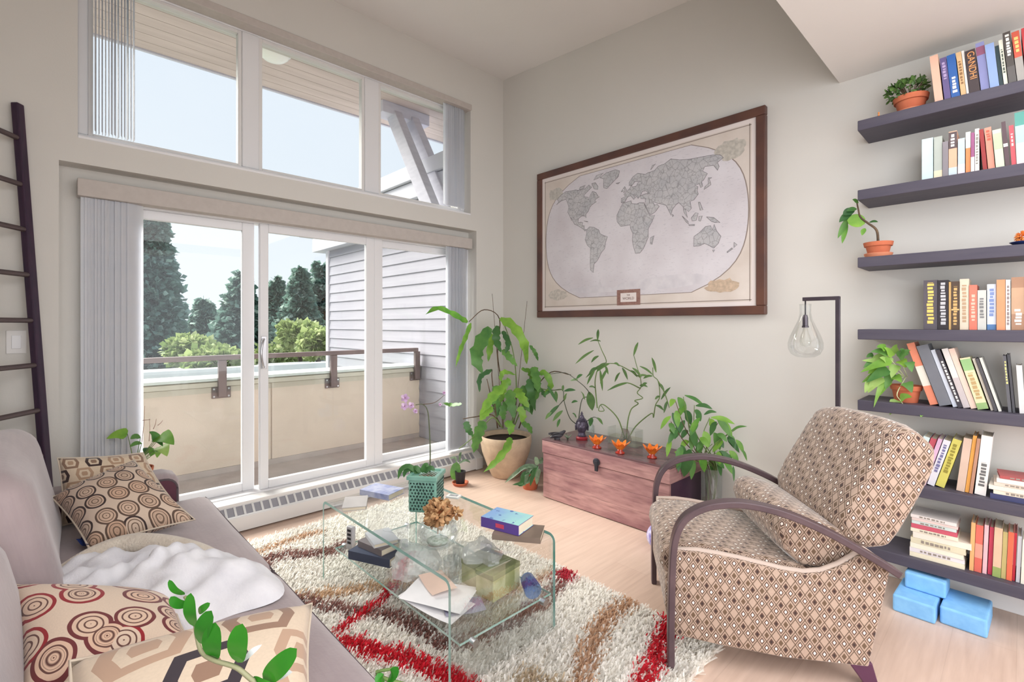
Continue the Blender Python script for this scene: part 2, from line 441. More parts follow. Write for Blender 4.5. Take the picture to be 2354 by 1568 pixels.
# ------------------------------------------------------------------ outside: eaves, balcony, neighbour wall, trees
M_soff = mat('soffit_wood', (214, 196, 190), (200, 182, 176), rough=.8, scale=1.4, stretch=(9, 1, 1))
M_fasc = mat('fascia_paint', (204, 204, 214), rough=.7)
M_stucco = mat('stucco_beige', (220, 206, 192), (212, 198, 184), rough=.9, scale=3, bump=.15, bscale=120)
M_cap = mat('parapet_cap', (240, 240, 238), rough=.45)
M_rail = mat('bronze_rail', (128, 112, 110), (112, 98, 98), rough=.45, metal=.3, scale=4)
M_deck = mat('deck_membrane', (188, 178, 174), (176, 166, 162), rough=.8, scale=6)
M_side = mat('lap_siding', (166, 164, 173), (158, 156, 166), rough=.75, scale=5, stretch=(.3, 1, 6))
M_edge = mat('siding_trim', (216, 214, 220), rough=.7)
so_ = empty_struct('eave_soffit')
sl = (3.77 - 3.655) / 1.7
for i in range(10):
    x0 = -.30 - i * .17; x1 = x0 - .164
    z0 = 3.655 + (-.3 - x0) * sl; z1 = 3.655 + (-.3 - x1) * sl
    obj('board', MB().prism([(x0, z0), (x1, z1), (x1, z1 + .02), (x0, z0 + .02)], 'y', -6.0, .9), M_soff, so_)
obj('deck', MB().prism([(-.3, 3.685), (-2.0, 3.80), (-2.0, 3.86), (-.3, 3.745)], 'y', -6.0, .9), M_soff, so_)
obj('fascia', MB().bb((-2.03, -6.0, 3.755), (-2.0, .9, 3.93)), M_fasc, so_)
sl_ = thing('soffit_lamp', 'round white ceiling lamp under the outdoor eave', 'lamp', (-1.10, -1.72, 3.705))
obj('base', MB().lathe([(0, 0), (.14, 0), (.14, -.02), (0, -.02)], 24), M_white, sl_, auto=40)
obj('dome', MB().lathe([(.125, -.02), (.118, -.05), (.09, -.075), (.05, -.088), (0.001, -.092)], 24), mat('opal_dome', (250, 250, 244), rough=.3), sl_, smooth=True)
# knee brace
br = thing('knee_brace', 'grey timber knee brace holding up the eave by the high window', 'brace', (-.3, -.25, 2.1))
M_brace = mat('brace_timber', (214, 212, 224), (200, 198, 212), rough=.75, scale=6, stretch=(1, 1, 4))
def beam(a, b, w, d):
    a, b = Vector(a), Vector(b); t_ = (b - a).normalized(); s_ = Vector((0, 1, 0)); n_ = t_.cross(s_)
    return MB().box((0, 0, 0), (d, w, (b - a).length)).shift((0, 0, 0), Matrix.Translation((a + b) / 2) @ Matrix((tuple(n_), tuple(s_), tuple(t_))).transposed().to_4x4())
for yy in (-.11, .11):
    obj('strut', beam((-.16, yy, .02), (-1.12, yy, 1.56), .10, .16), M_brace, br, bevel=.006)
obj('cross_beam', MB().bb((-1.22, -.30, 1.50), (-1.02, .30, 1.66)), M_brace, br, bevel=.006)

# balcony
struct('balcony_floor', MB().bb((-1.9, -6.0, -.12), (-.24, .03, -.03)), M_deck)
struct('threshold', MB().bb((-.42, -3.05, -.03), (-.24, -.30, .12)), mat('threshold_sunlit_white', (232, 230, 222), rough=.8), bevel=.01)  # near-white colour stands in for the strip of sunlight along the door
pw = empty_struct('wall_parapet')
obj('core', MB().bb((-1.80, -6.0, -.03), (-1.515, .03, .795)), M_stucco, pw)
for a, b in ((-6.0, -4.05), (-4.04, -2.84), (-2.83, -1.625), (-1.613, .03)):
    obj('panel', MB().bb((-1.52, a, .02), (-1.50, b, .745)), M_stucco, pw, bevel=.003)
obj('band', MB().bb((-1.525, -6.0, .748), (-1.488, .03, .79)), mat('band_paint', (228, 214, 200), rough=.85), pw, bevel=.003)
obj('base_strip', MB().bb((-1.52, -6.0, -.03), (-1.495, .03, .02)), M_deck, pw)
obj('cap', MB().bb((-1.84, -6.0, .800), (-1.475, .03, .826)), M_cap, pw, bevel=.004)
rl = thing('balcony_railing', 'bronze metal railing fixed to the inside of the balcony wall', 'railing', (-1.46, -1.5, 0))
obj('top_rail', MB().bb((-.035, -4.5, .985), (.035, 1.47, 1.028)), M_rail, rl, bevel=.006)
for y in (-3.04, -2.04, -1.03, -.03):
    p_ = obj('post', MB().bb((-.022, y + 1.5 - .032, .66), (.022, y + 1.5 + .032, .985)), M_rail, rl, bevel=.004)
    obj('plate', MB().bb((-.04, y + 1.5 - .075, .645), (-.026, y + 1.5 + .075, .745)), M_rail, p_, bevel=.003)
    for dy in (-.058, .058):
        for dz in (.662, .728):
            obj('bolt', MB().lathe([(0, 0), (.008, 0), (.008, .006), (0, .006)], 8).shift((-.026, y + 1.5 + dy, dz), Matrix.Rotation(R(90), 3, 'Y')), M_steel, p_)
obj('glass_panel', MB().bb((-.012, -4.4, .70), (-.004, 1.46, .975)), glassmat('rail_glass', (.95, .975, .97), refl=.06), rl)

# neighbouring lap-siding wall
nw = empty_struct('wall_siding')
obj('sheathing', MB().bb((-4.09, .05, -3), (-.30, .35, 2.75)), M_side, nw)
me = None
for i in range(24):
    z = -.30 + i * .139
    if z > 2.65: break
    if me is None:
        me = mesh('siding_board', MB().prism([(.05, 0), (.022, 0), (.036, .150), (.05, .150)], 'x', -4.06, -.30)); me.materials.append(M_side); fixnormals(me)
    place(me, 'siding_board', nw, Matrix.Translation((0, 0, z)))
obj('corner_trim', MB().bb((-4.14, .008, -3), (-4.05, .35, 2.72)), M_edge, nw, bevel=.006)
# roof edge of the neighbouring wall: stepped fascia
nr = empty_struct('roof_neighbour')
for (y0, z0, z1, x0) in ((-.10, 2.45, 2.72, -4.40), (-.16, 2.735, 2.92, -4.80), (-.20, 2.93, 3.10, -4.85)):
    obj('fascia', MB().bb((x0, y0, z0), (-.30, .6, z1)), M_fasc, nr, bevel=.006)
# neighbouring flat roof below
nb = empty_struct('roof_flat')
obj('roof', MB().bb((-16, -16, -.5), (-8.0, 6, -.15)), mat('roof_membrane', (176, 176, 176), (160, 160, 162), rough=.9, scale=2), nb)
obj('coping', MB().bb((-8.30, -16, -.15), (-8.0, 6, .40)), mat('coping_metal', (228, 228, 226), rough=.5), nb, bevel=.02)
struct('ground', MB().bb((-140, -120, -9.2), (-2.2, 140, -9)), mat('ground_cover', (120, 132, 104), (98, 112, 88), rough=.95, scale=.2))

# trees
def leafcloud(pts, dirs, size, rg):
    v = []; f = []
    for p, d in zip(pts, dirs):
        d = Vector(d).normalized(); a = d.orthogonal().normalized(); a.rotate(Quaternion(d, rg.uniform(0, 6.28)))
        L = size * rg.uniform(.6, 1.3); W = L * .42; p = Vector(p); o = len(v)
        v += [tuple(p), tuple(p + d * L * .5 + a * W), tuple(p + d * L), tuple(p + d * L * .5 - a * W)]; f.append((o, o + 1, o + 2, o + 3))
    m_ = MB(); m_.v = v; m_.f = f; return m_
def foliage_mat(name, c1, c2, c3):
    m, t, b = newmat(name)
    g = t.new('ShaderNodeNewGeometry'); rnd = E(t, g.outputs['Random Per Island'])
    c = t.mix(rnd.clampramp(0, .6), s2l(c1), s2l(c2)); c = t.mix(rnd.clampramp(.75, 1.0), c, s2l(c3))
    t.l.new(c.s, b.inputs['Base Color']); b.inputs['Roughness'].default_value = .7
    tr = t.new('ShaderNodeBsdfTranslucent'); t.l.new(c.s, tr.inputs[0]); ms = t.new('ShaderNodeMixShader'); ms.inputs[0].default_value = .3
    t.l.new(b.outputs[0], ms.inputs[1]); t.l.new(tr.outputs[0], ms.inputs[2]); t.l.new(ms.outputs[0], t.n['Material Output'].inputs[0])
    MATS[name] = m; return m
M_con = foliage_mat('conifer_needles', (84, 112, 104), (122, 152, 140), (190, 208, 198))
M_con2 = foliage_mat('cedar_needles', (76, 108, 102), (108, 142, 134), (170, 196, 192))
M_bush = foliage_mat('broadleaf', (118, 140, 84), (166, 182, 120), (220, 224, 178))
M_trunk = mat('bark', (92, 78, 68), (70, 60, 54), rough=.9, scale=3)
def px_dir(px, depth):
    k = (px - 1177) / 1121.; a = Vector((-.7242, .6896, 0)); r_ = Vector((.6896, .7242, 0))
    return CAM + (a + r_ * k) * depth
def ztop(py, depth): return 1.3 + (746 - py) / 1121. * depth
def conifer(px, pytop, depth, halfw, label, m, n=6000, size=.34, dense=1.0, seed=1, col=False):
    rg = random.Random(seed); p = px_dir(px, depth); zt = ztop(pytop, depth); base = -9.
    t = thing('conifer_tree', label, 'tree', (p.x, p.y, base)); H = zt - base
    obj('trunk', MB().tube([(0, 0, 0), (0, 0, H * .55), (0, 0, H * .97)], [.34, .2, .03], 8), M_trunk, t, smooth=True)
    pts = []; dirs = []; n = int(n * 1.6); nb_ = int(n / 26)
    rw = halfw / 1121. * depth
    zlow = max(0, H - (900 - pytop) / 1121. * depth)
    for _ in range(nb_):
        q = rg.random() ** .75; z = H - q * (H - zlow); frac = (H - z) / (H - zlow)
        L = rw * ((min(1, frac * 1.25 + .06)) ** (.62 if col else .95)) * rg.uniform(.72, 1.12)
        az = rg.uniform(0, 2 * pi); dr = rg.uniform(.05, .35) if not col else rg.uniform(-.55, -.1)
        for _k in range(26):
            s = rg.random() ** .6; r_ = L * s; sp = .055 * L * (1.1 - s * .6) + .05
            zz = z - dr * r_ + .18 * r_ * s * (0 if col else 1) + rg.gauss(0, sp * .5)
            pts.append((cos(az) * r_ + rg.gauss(0, sp), sin(az) * r_ + rg.gauss(0, sp), zz))
            dirs.append((cos(az) + rg.gauss(0, .45), sin(az) + rg.gauss(0, .45), rg.gauss(-.15, .4)))
    obj('foliage', leafcloud(pts, dirs, size, rg), m, t, fix=False)
    return t
conifer(340, 432, 24, 66, 'tallest dark green conifer at the left of the view outside', M_con2, n=17000, size=.30, seed=3, col=True)
conifer(470, 688, 40, 62, 'small pointed conifer right beside the tallest conifer outside', M_con, n=6000, size=.48, seed=4)
conifer(556, 626, 30, 84, 'mid-height pointed conifer behind the door stiles outside', M_con, n=9000, size=.34, seed=5)
conifer(634, 640, 47, 70, 'conifer just right of the door stiles outside', M_con, n=8000, size=.56, seed=6)
conifer(690, 618, 36, 66, 'broad conifer left of the siding wall outside', M_con, n=9000, size=.42, seed=7)
conifer(738, 600, 56, 74, 'taller conifer partly hidden by the siding wall', M_con, n=8000, size=.66, seed=8)
def bush(px, pytop, depth, halfw, label, seed):
    rg = random.Random(seed); p = px_dir(px, depth); zt = ztop(pytop, depth); rw = halfw / 1121. * depth
    t = thing('bush', label, 'bush', (p.x, p.y, -9)); H = zt + 9
    obj('stem', MB().tube([(0, 0, 0), (0, 0, H - rw)], [.2, .08], 8), M_trunk, t, smooth=True)
    pts = []; dirs = []
    for _ in range(2600):
        d = Vector((rg.gauss(0, 1), rg.gauss(0, 1), rg.gauss(0, .8))).normalized(); r_ = rw * rg.uniform(.55, 1.0) * (1 + .2 * sin(5 * d.x + 4 * d.z))
        pts.append((d.x * r_, d.y * r_, H - rw * .75 + d.z * r_ * .75)); dirs.append((d.x + rg.gauss(0, .6), d.y + rg.gauss(0, .6), d.z + rg.gauss(0, .6)))
    obj('foliage', leafcloud(pts, dirs, .26, rg), M_bush, t, fix=False)
bush(438, 776, 19, 44, 'yellow-green bush at the foot of the tallest conifer', 11)
bush(690, 742, 20, 40, 'yellow-green bush left of the siding wall', 12)
bush(732, 764, 17, 34, 'small pale green bush against the siding wall corner', 13)
bush(500, 800, 17, 60, 'low dark-tipped bush behind the balcony railing', 14)
bush(640, 790, 23, 60, 'low pale bush just above the balcony railing', 15)
# ------------------------------------------------------------------ floating shelves, books
def wx(px, y):     # x of the picture column px on the vertical plane y (columns are vertical planes through the eye)
    k = (px - 1177) / 1121.; dx, dy = -.7242 + .6896 * k, .6896 + .7242 * k
    return 3.44 + dx * (y + 3.16) / dy
def wz(px, py, y):
    k = (px - 1177) / 1121.; dy = .6896 + .7242 * k; D = (y + 3.16) / dy
    return 1.3 + (746 - py) / 1121. * D
M_shelf = mat('charcoal_shelf', (78, 74, 86), (70, 66, 80), rough=.55, scale=5, stretch=(1, 8, 8))
SHZ = [2.31, 1.966, 1.632, 1.276, .926, .553, .214]
SHN = ['top', 'second', 'third', 'fourth', 'fifth', 'sixth', 'lowest']
for z, n in zip(SHZ, SHN):
    tag(obj('wall_shelf', MB().bb((2.87, -.25, z - .05), (3.66, -.0005, z)), M_shelf, bevel=.003), 'dark charcoal floating shelf, %s of the seven on the wall' % n, 'shelf', 'floating wall shelves')
M_page = mat('paper_pages', (232, 222, 200), (214, 202, 178), rough=.9, scale=3, stretch=(60, 1, 1))
def bookmat(c):
    k = 'cover_%d_%d_%d' % tuple(int(v) for v in c)
    d = tuple(max(0, v * .93) for v in c)
    return mat(k, c, d, rough=.45, scale=9)
def book(label, t, h, d, c, group, loc, rot=(0, 0, 0), band=None, letter=None, flip=False, board=.0022, name='book'):
    """t thick (x), d deep (y, spine at y=0), h tall (z); flip puts the pivot on the right corner"""
    o = thing(name, label, 'book', loc, rot=rot, group=group); x0 = -t if flip else 0.
    cv = MB(); b = board
    cv.bb((x0, 0, 0), (x0 + t, b, h)); cv.bb((x0, b, 0), (x0 + b, d, h)); cv.bb((x0 + t - b, b, 0), (x0 + t, d, h))
    obj('cover', cv, bookmat(c), o)
    obj('pages', MB().bb((x0 + b, b, .003), (x0 + t - b, d - .004, h - .003)), M_page, o)
    if band:
        for (z0, z1, bc) in band:
            obj('spine_band', MB().bb((x0 - .0002, -.0006, h * z0), (x0 + t + .0002, .0004, h * z1)), bookmat(bc), o)
    if letter:
        lc, z0, z1 = letter; lm = MB(); rg = random.Random(int(t * 1e5) + int(h * 1e4)); z = h * z0
        while z < h * z1:
            s = rg.uniform(.006, .014); lm.bb((x0 + t * rg.uniform(.22, .32), -.0011, z), (x0 + t * rg.uniform(.66, .78), .0, min(z + s, h * z1))); z += s + rg.uniform(.003, .006)
        obj('spine_lettering', lm, bookmat(lc), o)
    return o
FY = -.205
def row(si, items, cnames, depth=.15):
    """items: px_left, px_right at the foot, py_top, colour, lean(deg, + = top to the right), band, letter"""
    zs = SHZ[si] + .0006; n = 0; cur = -9
    for it, cn in zip(items, cnames):
        pl, pr_, pt, c, lean = it[:5]; band = it[5] if len(it) > 5 else None; letter = it[6] if len(it) > 6 else None
        a = R(lean); xl = max(wx(pl, FY), cur); xr = wx(pr_, FY)
        w_ = max(.008, xr - xl); t = w_ * cos(a); zt = wz((pl + pr_) / 2 + 0, pt, FY); h = max(.1, (zt - zs) / cos(a) - t * abs(sin(a)) * .5)
        lab = '%s book, %s from the left on the %s shelf' % (cn, ORD[n], SHN[si])
        dd = depth * RNG.uniform(.92, 1.06); yy = FY + RNG.uniform(-.006, .008)
        book(lab, t, h, dd, c, 'books on the %s shelf' % SHN[si], (xr if lean > 0 else xl, yy, zs), (0, a, 0), band, letter, flip=lean > 0)
        cur = xl + w_ + .0008; n += 1
    return n
W = (238, 234, 228)
row(0, [(2150, 2169, 124, (236, 190, 166), -5), (2172, 2187, 130, (102, 88, 138), -5, None, ((180, 160, 200), .5, .9)), (2188, 2208, 122, (44, 98, 172), -5, None, (W, .15, .5)),
        (2210, 2222, 116, (222, 184, 136), -5, None, ((150, 110, 70), .3, .8)), (2223, 2228, 113, W, -5), (2230, 2254, 112, (66, 52, 54), -5),
        (2256, 2276, 92, (142, 146, 196), -5, [(.75, .92, (150, 90, 120))]), (2277, 2298, 97, (146, 172, 220), -5), (2299, 2308, 100, (44, 66, 70), -5), (2309, 2318, 88, (232, 232, 214), -5, None, ((90, 100, 90), .3, .8)),
        (2320, 2338, 70, (78, 72, 68), -5, [(.05, .35, (96, 92, 90))], (W, .55, .95)), (2340, 2358, 68, (206, 92, 70), -5, [(.02, .5, (170, 166, 160))], ((230, 200, 120), .6, .9)), (2360, 2378, 60, (196, 64, 70), -4), (2380, 2400, 58, (60, 60, 70), -4)],
    ['peach', 'purple', 'royal blue', 'tan', 'thin white', 'dark brown, orange-lettered', 'lavender', 'pale blue', 'thin dark green', 'cream', 'charcoal, white-lettered', 'red and grey', 'crimson', 'slate'])
# the orange title on the dark spine
gandhi = [o for o in bpy.data.objects if o.get('label', '').startswith('dark brown, orange-lettered')][0]
cu = bpy.data.curves.new('t', 'FONT'); cu.body = 'GANDHI'; cu.size = .034; cu.extrude = .0004; cu.align_x = 'LEFT'
tmp = bpy.data.objects.new('t', cu); COL.objects.link(tmp); bpy.context.view_layer.update()
me_t = bpy.data.meshes.new_from_object(tmp.evaluated_get(bpy.context.evaluated_depsgraph_get())); bpy.data.objects.remove(tmp)
me_t.materials.append(bookmat((236, 160, 96)))
gh = [c for c in gandhi.children if c.name.startswith('cover')][0].dimensions
place(me_t, 'spine_title', gandhi, Matrix.Translation((gh.x * .22, -.0012, gh.z * .96)) @ Matrix.Rotation(R(90), 4, 'X') @ Matrix.Rotation(R(-90), 4, 'Z') @ Matrix.Diagonal((.95, .58 * gh.x / .02, 1, 1)))
row(1, [(2119, 2145, 318, (206, 228, 230), 0), (2147, 2166, 314, (182, 190, 182), 0, [(.0, .2, (232, 220, 190))]), (2167, 2180, 326, (140, 134, 140), 0), (2181, 2200, 302, (232, 182, 152), 0, [(.62, .98, (92, 78, 80)), (0, .2, (200, 214, 220))], (W, .66, .94)),
        (2202, 2218, 318, (192, 208, 218), 0, [(0, .3, (228, 216, 224))]), (2220, 2231, 303, (232, 146, 92), 0, [(.62, 1., (232, 240, 228))]), (2232, 2240, 305, (158, 92, 134), 0, [(0, .4, W)]), (2241, 2251, 295, W, 0, None, ((150, 150, 140), .2, .9)),
        (2260, 2270, 295, (158, 54, 54), -4), (2272, 2288, 290, (228, 156, 134), -4, None, ((200, 100, 80), .7, .95)), (2290, 2310, 296, (208, 218, 194), -4, [(.5, .9, (190, 200, 170))]), (2312, 2322, 278, (92, 72, 78), -4, [(.45, .52, W)]),
        (2326, 2337, 286, (212, 90, 100), -3, None, ((240, 200, 200), .5, .8)), (2338, 2362, 256, (178, 216, 222), -2, [(0, .42, (238, 214, 214)), (.75, 1., (90, 160, 150))]), (2364, 2384, 262, (200, 90, 70), 0)],
    ['pale aqua', 'grey-green', 'short grey', 'peach and dark brown', 'pale blue', 'orange and white', 'thin purple', 'thin white', 'dark red', 'salmon', 'pale green', 'leaning dark brown', 'rose red', 'large pale turquoise', 'brick red'])
row(3, [(2123, 2155, 644, (90, 84, 92), 0, None, ((236, 204, 110), .12, .95)), (2156, 2180, 644, (48, 42, 48), 0, None, ((196, 196, 200), .1, .95)), (2181, 2185, 648, (206, 168, 110), 0), (2186, 2205, 647, (84, 66, 54), 0, [(.40, .43, (226, 190, 130))], ((206, 170, 110), .1, .9)),
        (2206, 2227, 641, (230, 214, 192), 0, None, ((190, 160, 130), .15, .9)), (2228, 2246, 655, (228, 126, 106), 0, None, ((236, 190, 170), .2, .8)), (2247, 2267, 667, (204, 204, 198), 0, None, ((130, 130, 130), .3, .8)), (2269, 2290, 653, (218, 228, 242), 0, [(.0, .12, (90, 130, 180))], ((130, 150, 200), .3, .9)),
        (2291, 2311, 643, (242, 154, 112), 0), (2312, 2323, 643, (238, 232, 226), 0, None, ((150, 140, 140), .1, .9)), (2325, 2356, 637, (172, 132, 106), 0, [(.3, .8, (196, 160, 130))], (W, .1, .4)), (2358, 2378, 640, (120, 60, 60), 0)],
    ['dark grey, gold-lettered', 'black, silver-lettered', 'thin gold', 'dark brown, gold-lettered', 'cream', 'coral', 'short light grey', 'white and blue', 'orange', 'white', 'broad brown patterned', 'maroon'])
row(4, [(2138, 2158, 790, (234, 142, 112), -17, [(.30, .62, (228, 222, 210))]), (2160, 2190, 795, (116, 118, 126), -17), (2191, 2202, 806, (214, 220, 232), -17), (2203, 2214, 806, (64, 60, 68), -17, None, (W, .1, .8)), (2215, 2231, 803, (226, 220, 216), -16, [(.0, .5, (200, 190, 190))]),
        (2232, 2247, 803, (238, 208, 192), -16), (2248, 2274, 824, (220, 216, 176), -15, [(.75, .97, (150, 190, 130)), (0, .12, (150, 180, 120))], ((190, 160, 110), .2, .7)), (2278, 2285, 826, (226, 218, 206), -15), (2286, 2294, 826, (78, 76, 80), -15), (2296, 2303, 824, (214, 214, 206), -15),
        (2318, 2326, 818, (98, 98, 104), -4, None, ((230, 220, 140), .5, .9)), (2328, 2334, 815, (70, 70, 76), -4), (2344, 2358, 840, (216, 214, 214), -3), (2360, 2376, 838, (60, 62, 70), 0)],
    ['leaning orange and white', 'leaning thick grey', 'leaning pale blue', 'leaning charcoal', 'leaning off-white', 'leaning pale pink', 'leaning cream and green', 'thin leaning ivory', 'thin leaning dark', 'thin slanting grey', 'upright grey', 'thin upright dark', 'silver', 'navy'])
row(5, [(2085, 2100, 1000, (214, 232, 232), 15, [(.4, .7, (110, 180, 190))]), (2102, 2116, 1004, (196, 88, 102), 15), (2118, 2128, 1004, (214, 176, 204), 15), (2130, 2147, 1008, (226, 226, 232), 15, None, ((120, 120, 160), .3, .9)), (2149, 2170, 1006, (212, 204, 104), 15, None, ((150, 140, 60), .3, .9)),
        (2198, 2217, 1006, (214, 188, 170), 6), (2218, 2227, 1000, (240, 172, 84), 6), (2228, 2236, 1006, (186, 140, 116), 6), (2240, 2266, 1000, (240, 236, 232), 5, None, ((110, 110, 110), .15, .55))],
    ['white and teal leaning', 'crimson leaning', 'thin pink leaning', 'white leaning', 'yellow-green leaning', 'beige', 'thin orange', 'thin brown', 'thick white'])
def flat_stack(si, px0, items, grp, yf=-.225):
    z = SHZ[si] + .0006
    for k, (w_, d_, t, c, cn, dx, rot) in enumerate(items):
        lab = '%s lying flat, %s from the bottom of the stack on the %s shelf' % (cn, ORD[k], SHN[si])
        # lying book: rotate a standing book onto its side (spine towards the room)
        book(lab, t, w_, d_, c, grp, (wx(px0, yf) + dx, yf, z + t), (0, R(90), rot), None, ((150, 140, 130), .2, .75) if k % 2 else None)
        z += t + .0008
flat_stack(5, 2276, [(.20, .16, .022, (66, 70, 110), 'navy book', .0, 0), (.19, .15, .016, (236, 226, 206), 'cream book', .01, .03), (.18, .15, .018, (240, 232, 218), 'ivory book', -.004, -.03), (.17, .14, .014, (224, 208, 192), 'pale pink book', .012, .04), (.17, .14, .018, (238, 230, 222), 'white book', .02, 0), (.15, .13, .012, (176, 84, 84), 'small red book', .03, .1)], 'flat books on the sixth shelf')
flat_stack(6, 2091, [(.19, .15, .021, (236, 228, 204), 'cream paperback', .0, 0), (.19, .15, .019, (228, 222, 226), 'pale lilac paperback', .0, .02), (.185, .15, .023, (240, 234, 214), 'ivory paperback', .002, 0), (.19, .15, .024, (222, 214, 186), 'sand paperback', .004, -.02), (.20, .16, .027, (238, 226, 212), 'thick pale book', .012, .03), (.165, .15, .016, (236, 228, 206), 'small cream book', .004, 0), (.16, .15, .020, (202, 92, 110), 'rose red book', .006, .02), (.155, .15, .014, (206, 220, 216), 'pale mint book', .008, 0), (.16, .15, .012, (226, 206, 200), 'pale pink book', .008, 0), (.16, .15, .014, (232, 224, 220), 'topmost white book', .004, -.02)], 'flat books on the lowest shelf')
row(6, [(2228, 2238, 1200, (238, 180, 122), 2), (2239, 2256, 1206, (224, 110, 96), 2, [(.3, .6, (236, 160, 140))]), (2258, 2268, 1206, (236, 190, 196), 2), (2270, 2280, 1212, (204, 70, 96), 2), (2281, 2300, 1212, (222, 190, 160), 2, [(0, .2, (150, 170, 100))]), (2301, 2312, 1222, (196, 180, 120), 2), (2313, 2326, 1222, (230, 110, 80), 2), (2327, 2333, 1226, (200, 50, 70), 2), (2335, 2344, 1232, (200, 200, 206), 2), (2346, 2362, 1240, (232, 228, 214), 2)],
    ['pale orange', 'coral red', 'pink', 'thin crimson', 'tan patterned', 'olive', 'bright orange', 'thin red', 'light grey', 'ivory'], depth=.14)
# ------------------------------------------------------------------ pattern materials
def pat_chair():
    m, t, b = newmat('chair_lattice_fabric'); u, v, _ = t.sep(t.coord('UV'))
    w_, h_ = .032, .046
    a = u / w_ + v / h_; c = u / w_ - v / h_
    p = a.fr() - .5; q = c.fr() - .5; ia = a.fl(); ic = c.fl()
    line = p.ab().mxx(q.ab()).gt(.44)
    sx_ = (p + q); sy_ = (p - q); r_ = sx_.ab().mxx(sy_.ab())
    row_ = (ia - ic).mod(3.0); col_ = (ia + ic).mod(5.0)
    hsh = (ia * 3.0 + ic).mod(5.0); typ1 = hsh.lt(2.5); typ2 = hsh.gt(3.5)
    r2 = p.ab().mxx(q.ab()); ring = typ1 * r2.lt(.29); core = typ1 * r2.lt(.155)
    dk = typ2 * r2.lt(.27)
    nzf = t.noise(t.coord('UV'), 160, 3)
    base = t.mix(nzf, s2l((186, 163, 146)), s2l((170, 146, 129)))
    cc = t.mix(line, base, s2l((100, 80, 64)))
    cc = t.mix(dk, cc, s2l((104, 82, 62)))
    cc = t.mix(ring, cc, s2l((92, 66, 54)))
    dark_core = hsh.lt(.5) * core
    cc = t.mix(core, cc, s2l((240, 234, 224))); cc = t.mix(dark_core, cc, s2l((60, 44, 40)))
    t.l.new(cc.s, b.inputs['Base Color']); b.inputs['Roughness'].default_value = .8; b.inputs['Sheen Weight'].default_value = .5; b.inputs['Sheen Roughness'].default_value = .4
    bn = t.new('ShaderNodeBump'); bn.inputs['Strength'].default_value = .25; bn.inputs['Distance'].default_value = .002
    t.l.new((1.0 - line).s, bn.inputs['Height']); t.l.new(bn.outputs[0], b.inputs['Normal'])
    return m
def pat_rings(name, scale, ground, inks, rnd=.25, freq=3.4):
    m, t, b = newmat(name); vo = t.new('ShaderNodeTexVoronoi', feature='F1'); vo.voronoi_dimensions = '2D'
    uvc = t.coord('UV'); t.l.new(uvc, vo.inputs['Vector']); vo.inputs['Scale'].default_value = scale; vo.inputs['Randomness'].default_value = rnd
    d = E(t, vo.outputs['Distance']); col = t.new('ShaderNodeSeparateColor'); t.l.new(vo.outputs['Color'], col.inputs[0])
    h1, h2 = E(t, col.outputs[0]), E(t, col.outputs[1])
    wob = t.noise(uvc, scale * 1.3, 2) * .10
    rad = d + wob - .05
    edge = (rad - .43).ab().lt(.045); inner = rad.lt(.44)
    rings = ((rad * freq * 2.0).fr() - .5).ab().gt(.36) * rad.lt(.36)
    fine = ((rad * freq * 5.0).fr() - .5).ab().gt(.33) * rad.lt(.30) * h2.gt(.5)
    g = t.mix(t.noise(uvc, 90, 2), s2l(ground), s2l(tuple(v * .92 for v in ground)))
    c = t.mix(inner * .55 * h1, g, s2l(inks[2]))
    c = t.mix(rings, c, s2l(inks[1])); c = t.mix(fine * .5, c, s2l(inks[1])); c = t.mix(edge, c, t.mix(h1.gt(.55), s2l(inks[0]), s2l(inks[3])))
    t.l.new(c.s, b.inputs['Base Color']); b.inputs['Roughness'].default_value = .85; b.inputs['Sheen Weight'].default_value = .2
    return m
def pat_hex(name, nu, nv, cols):
    m, t, b = newmat(name); uvc = t.coord('UV'); u, v, _ = t.sep(uvc)
    X_ = u * nu; row_ = (v * nv).fl(); xs = X_ + row_.mod(2.0) * .5
    fx = (xs.fr() - .5).ab() * 2.0; fy = ((v * nv).fr() - .5).ab() * 2.0
    hx = (fx * 1.25 + fy * .28).mxx(fy)
    cell = (xs.fl() + row_ * 2.0).mod(3.0)
    g = t.mix(t.noise(uvc, 60, 3), s2l(cols[0]), s2l(tuple(k * .92 for k in cols[0])))
    ring1 = hx.lt(.95) * hx.gt(.60); ring2 = hx.lt(.34)
    c1 = t.mix(cell.lt(.5), t.mix(cell.lt(1.5), s2l(cols[2]), s2l(cols[3])), s2l(cols[1]))
    c = t.mix(ring1, g, c1); c = t.mix(ring2, c, t.mix(cell.gt(.5), s2l(cols[2]), s2l(cols[3])))
    t.l.new(c.s, b.inputs['Base Color']); b.inputs['Roughness'].default_value = .85; b.inputs['Sheen Weight'].default_value = .2
    return m

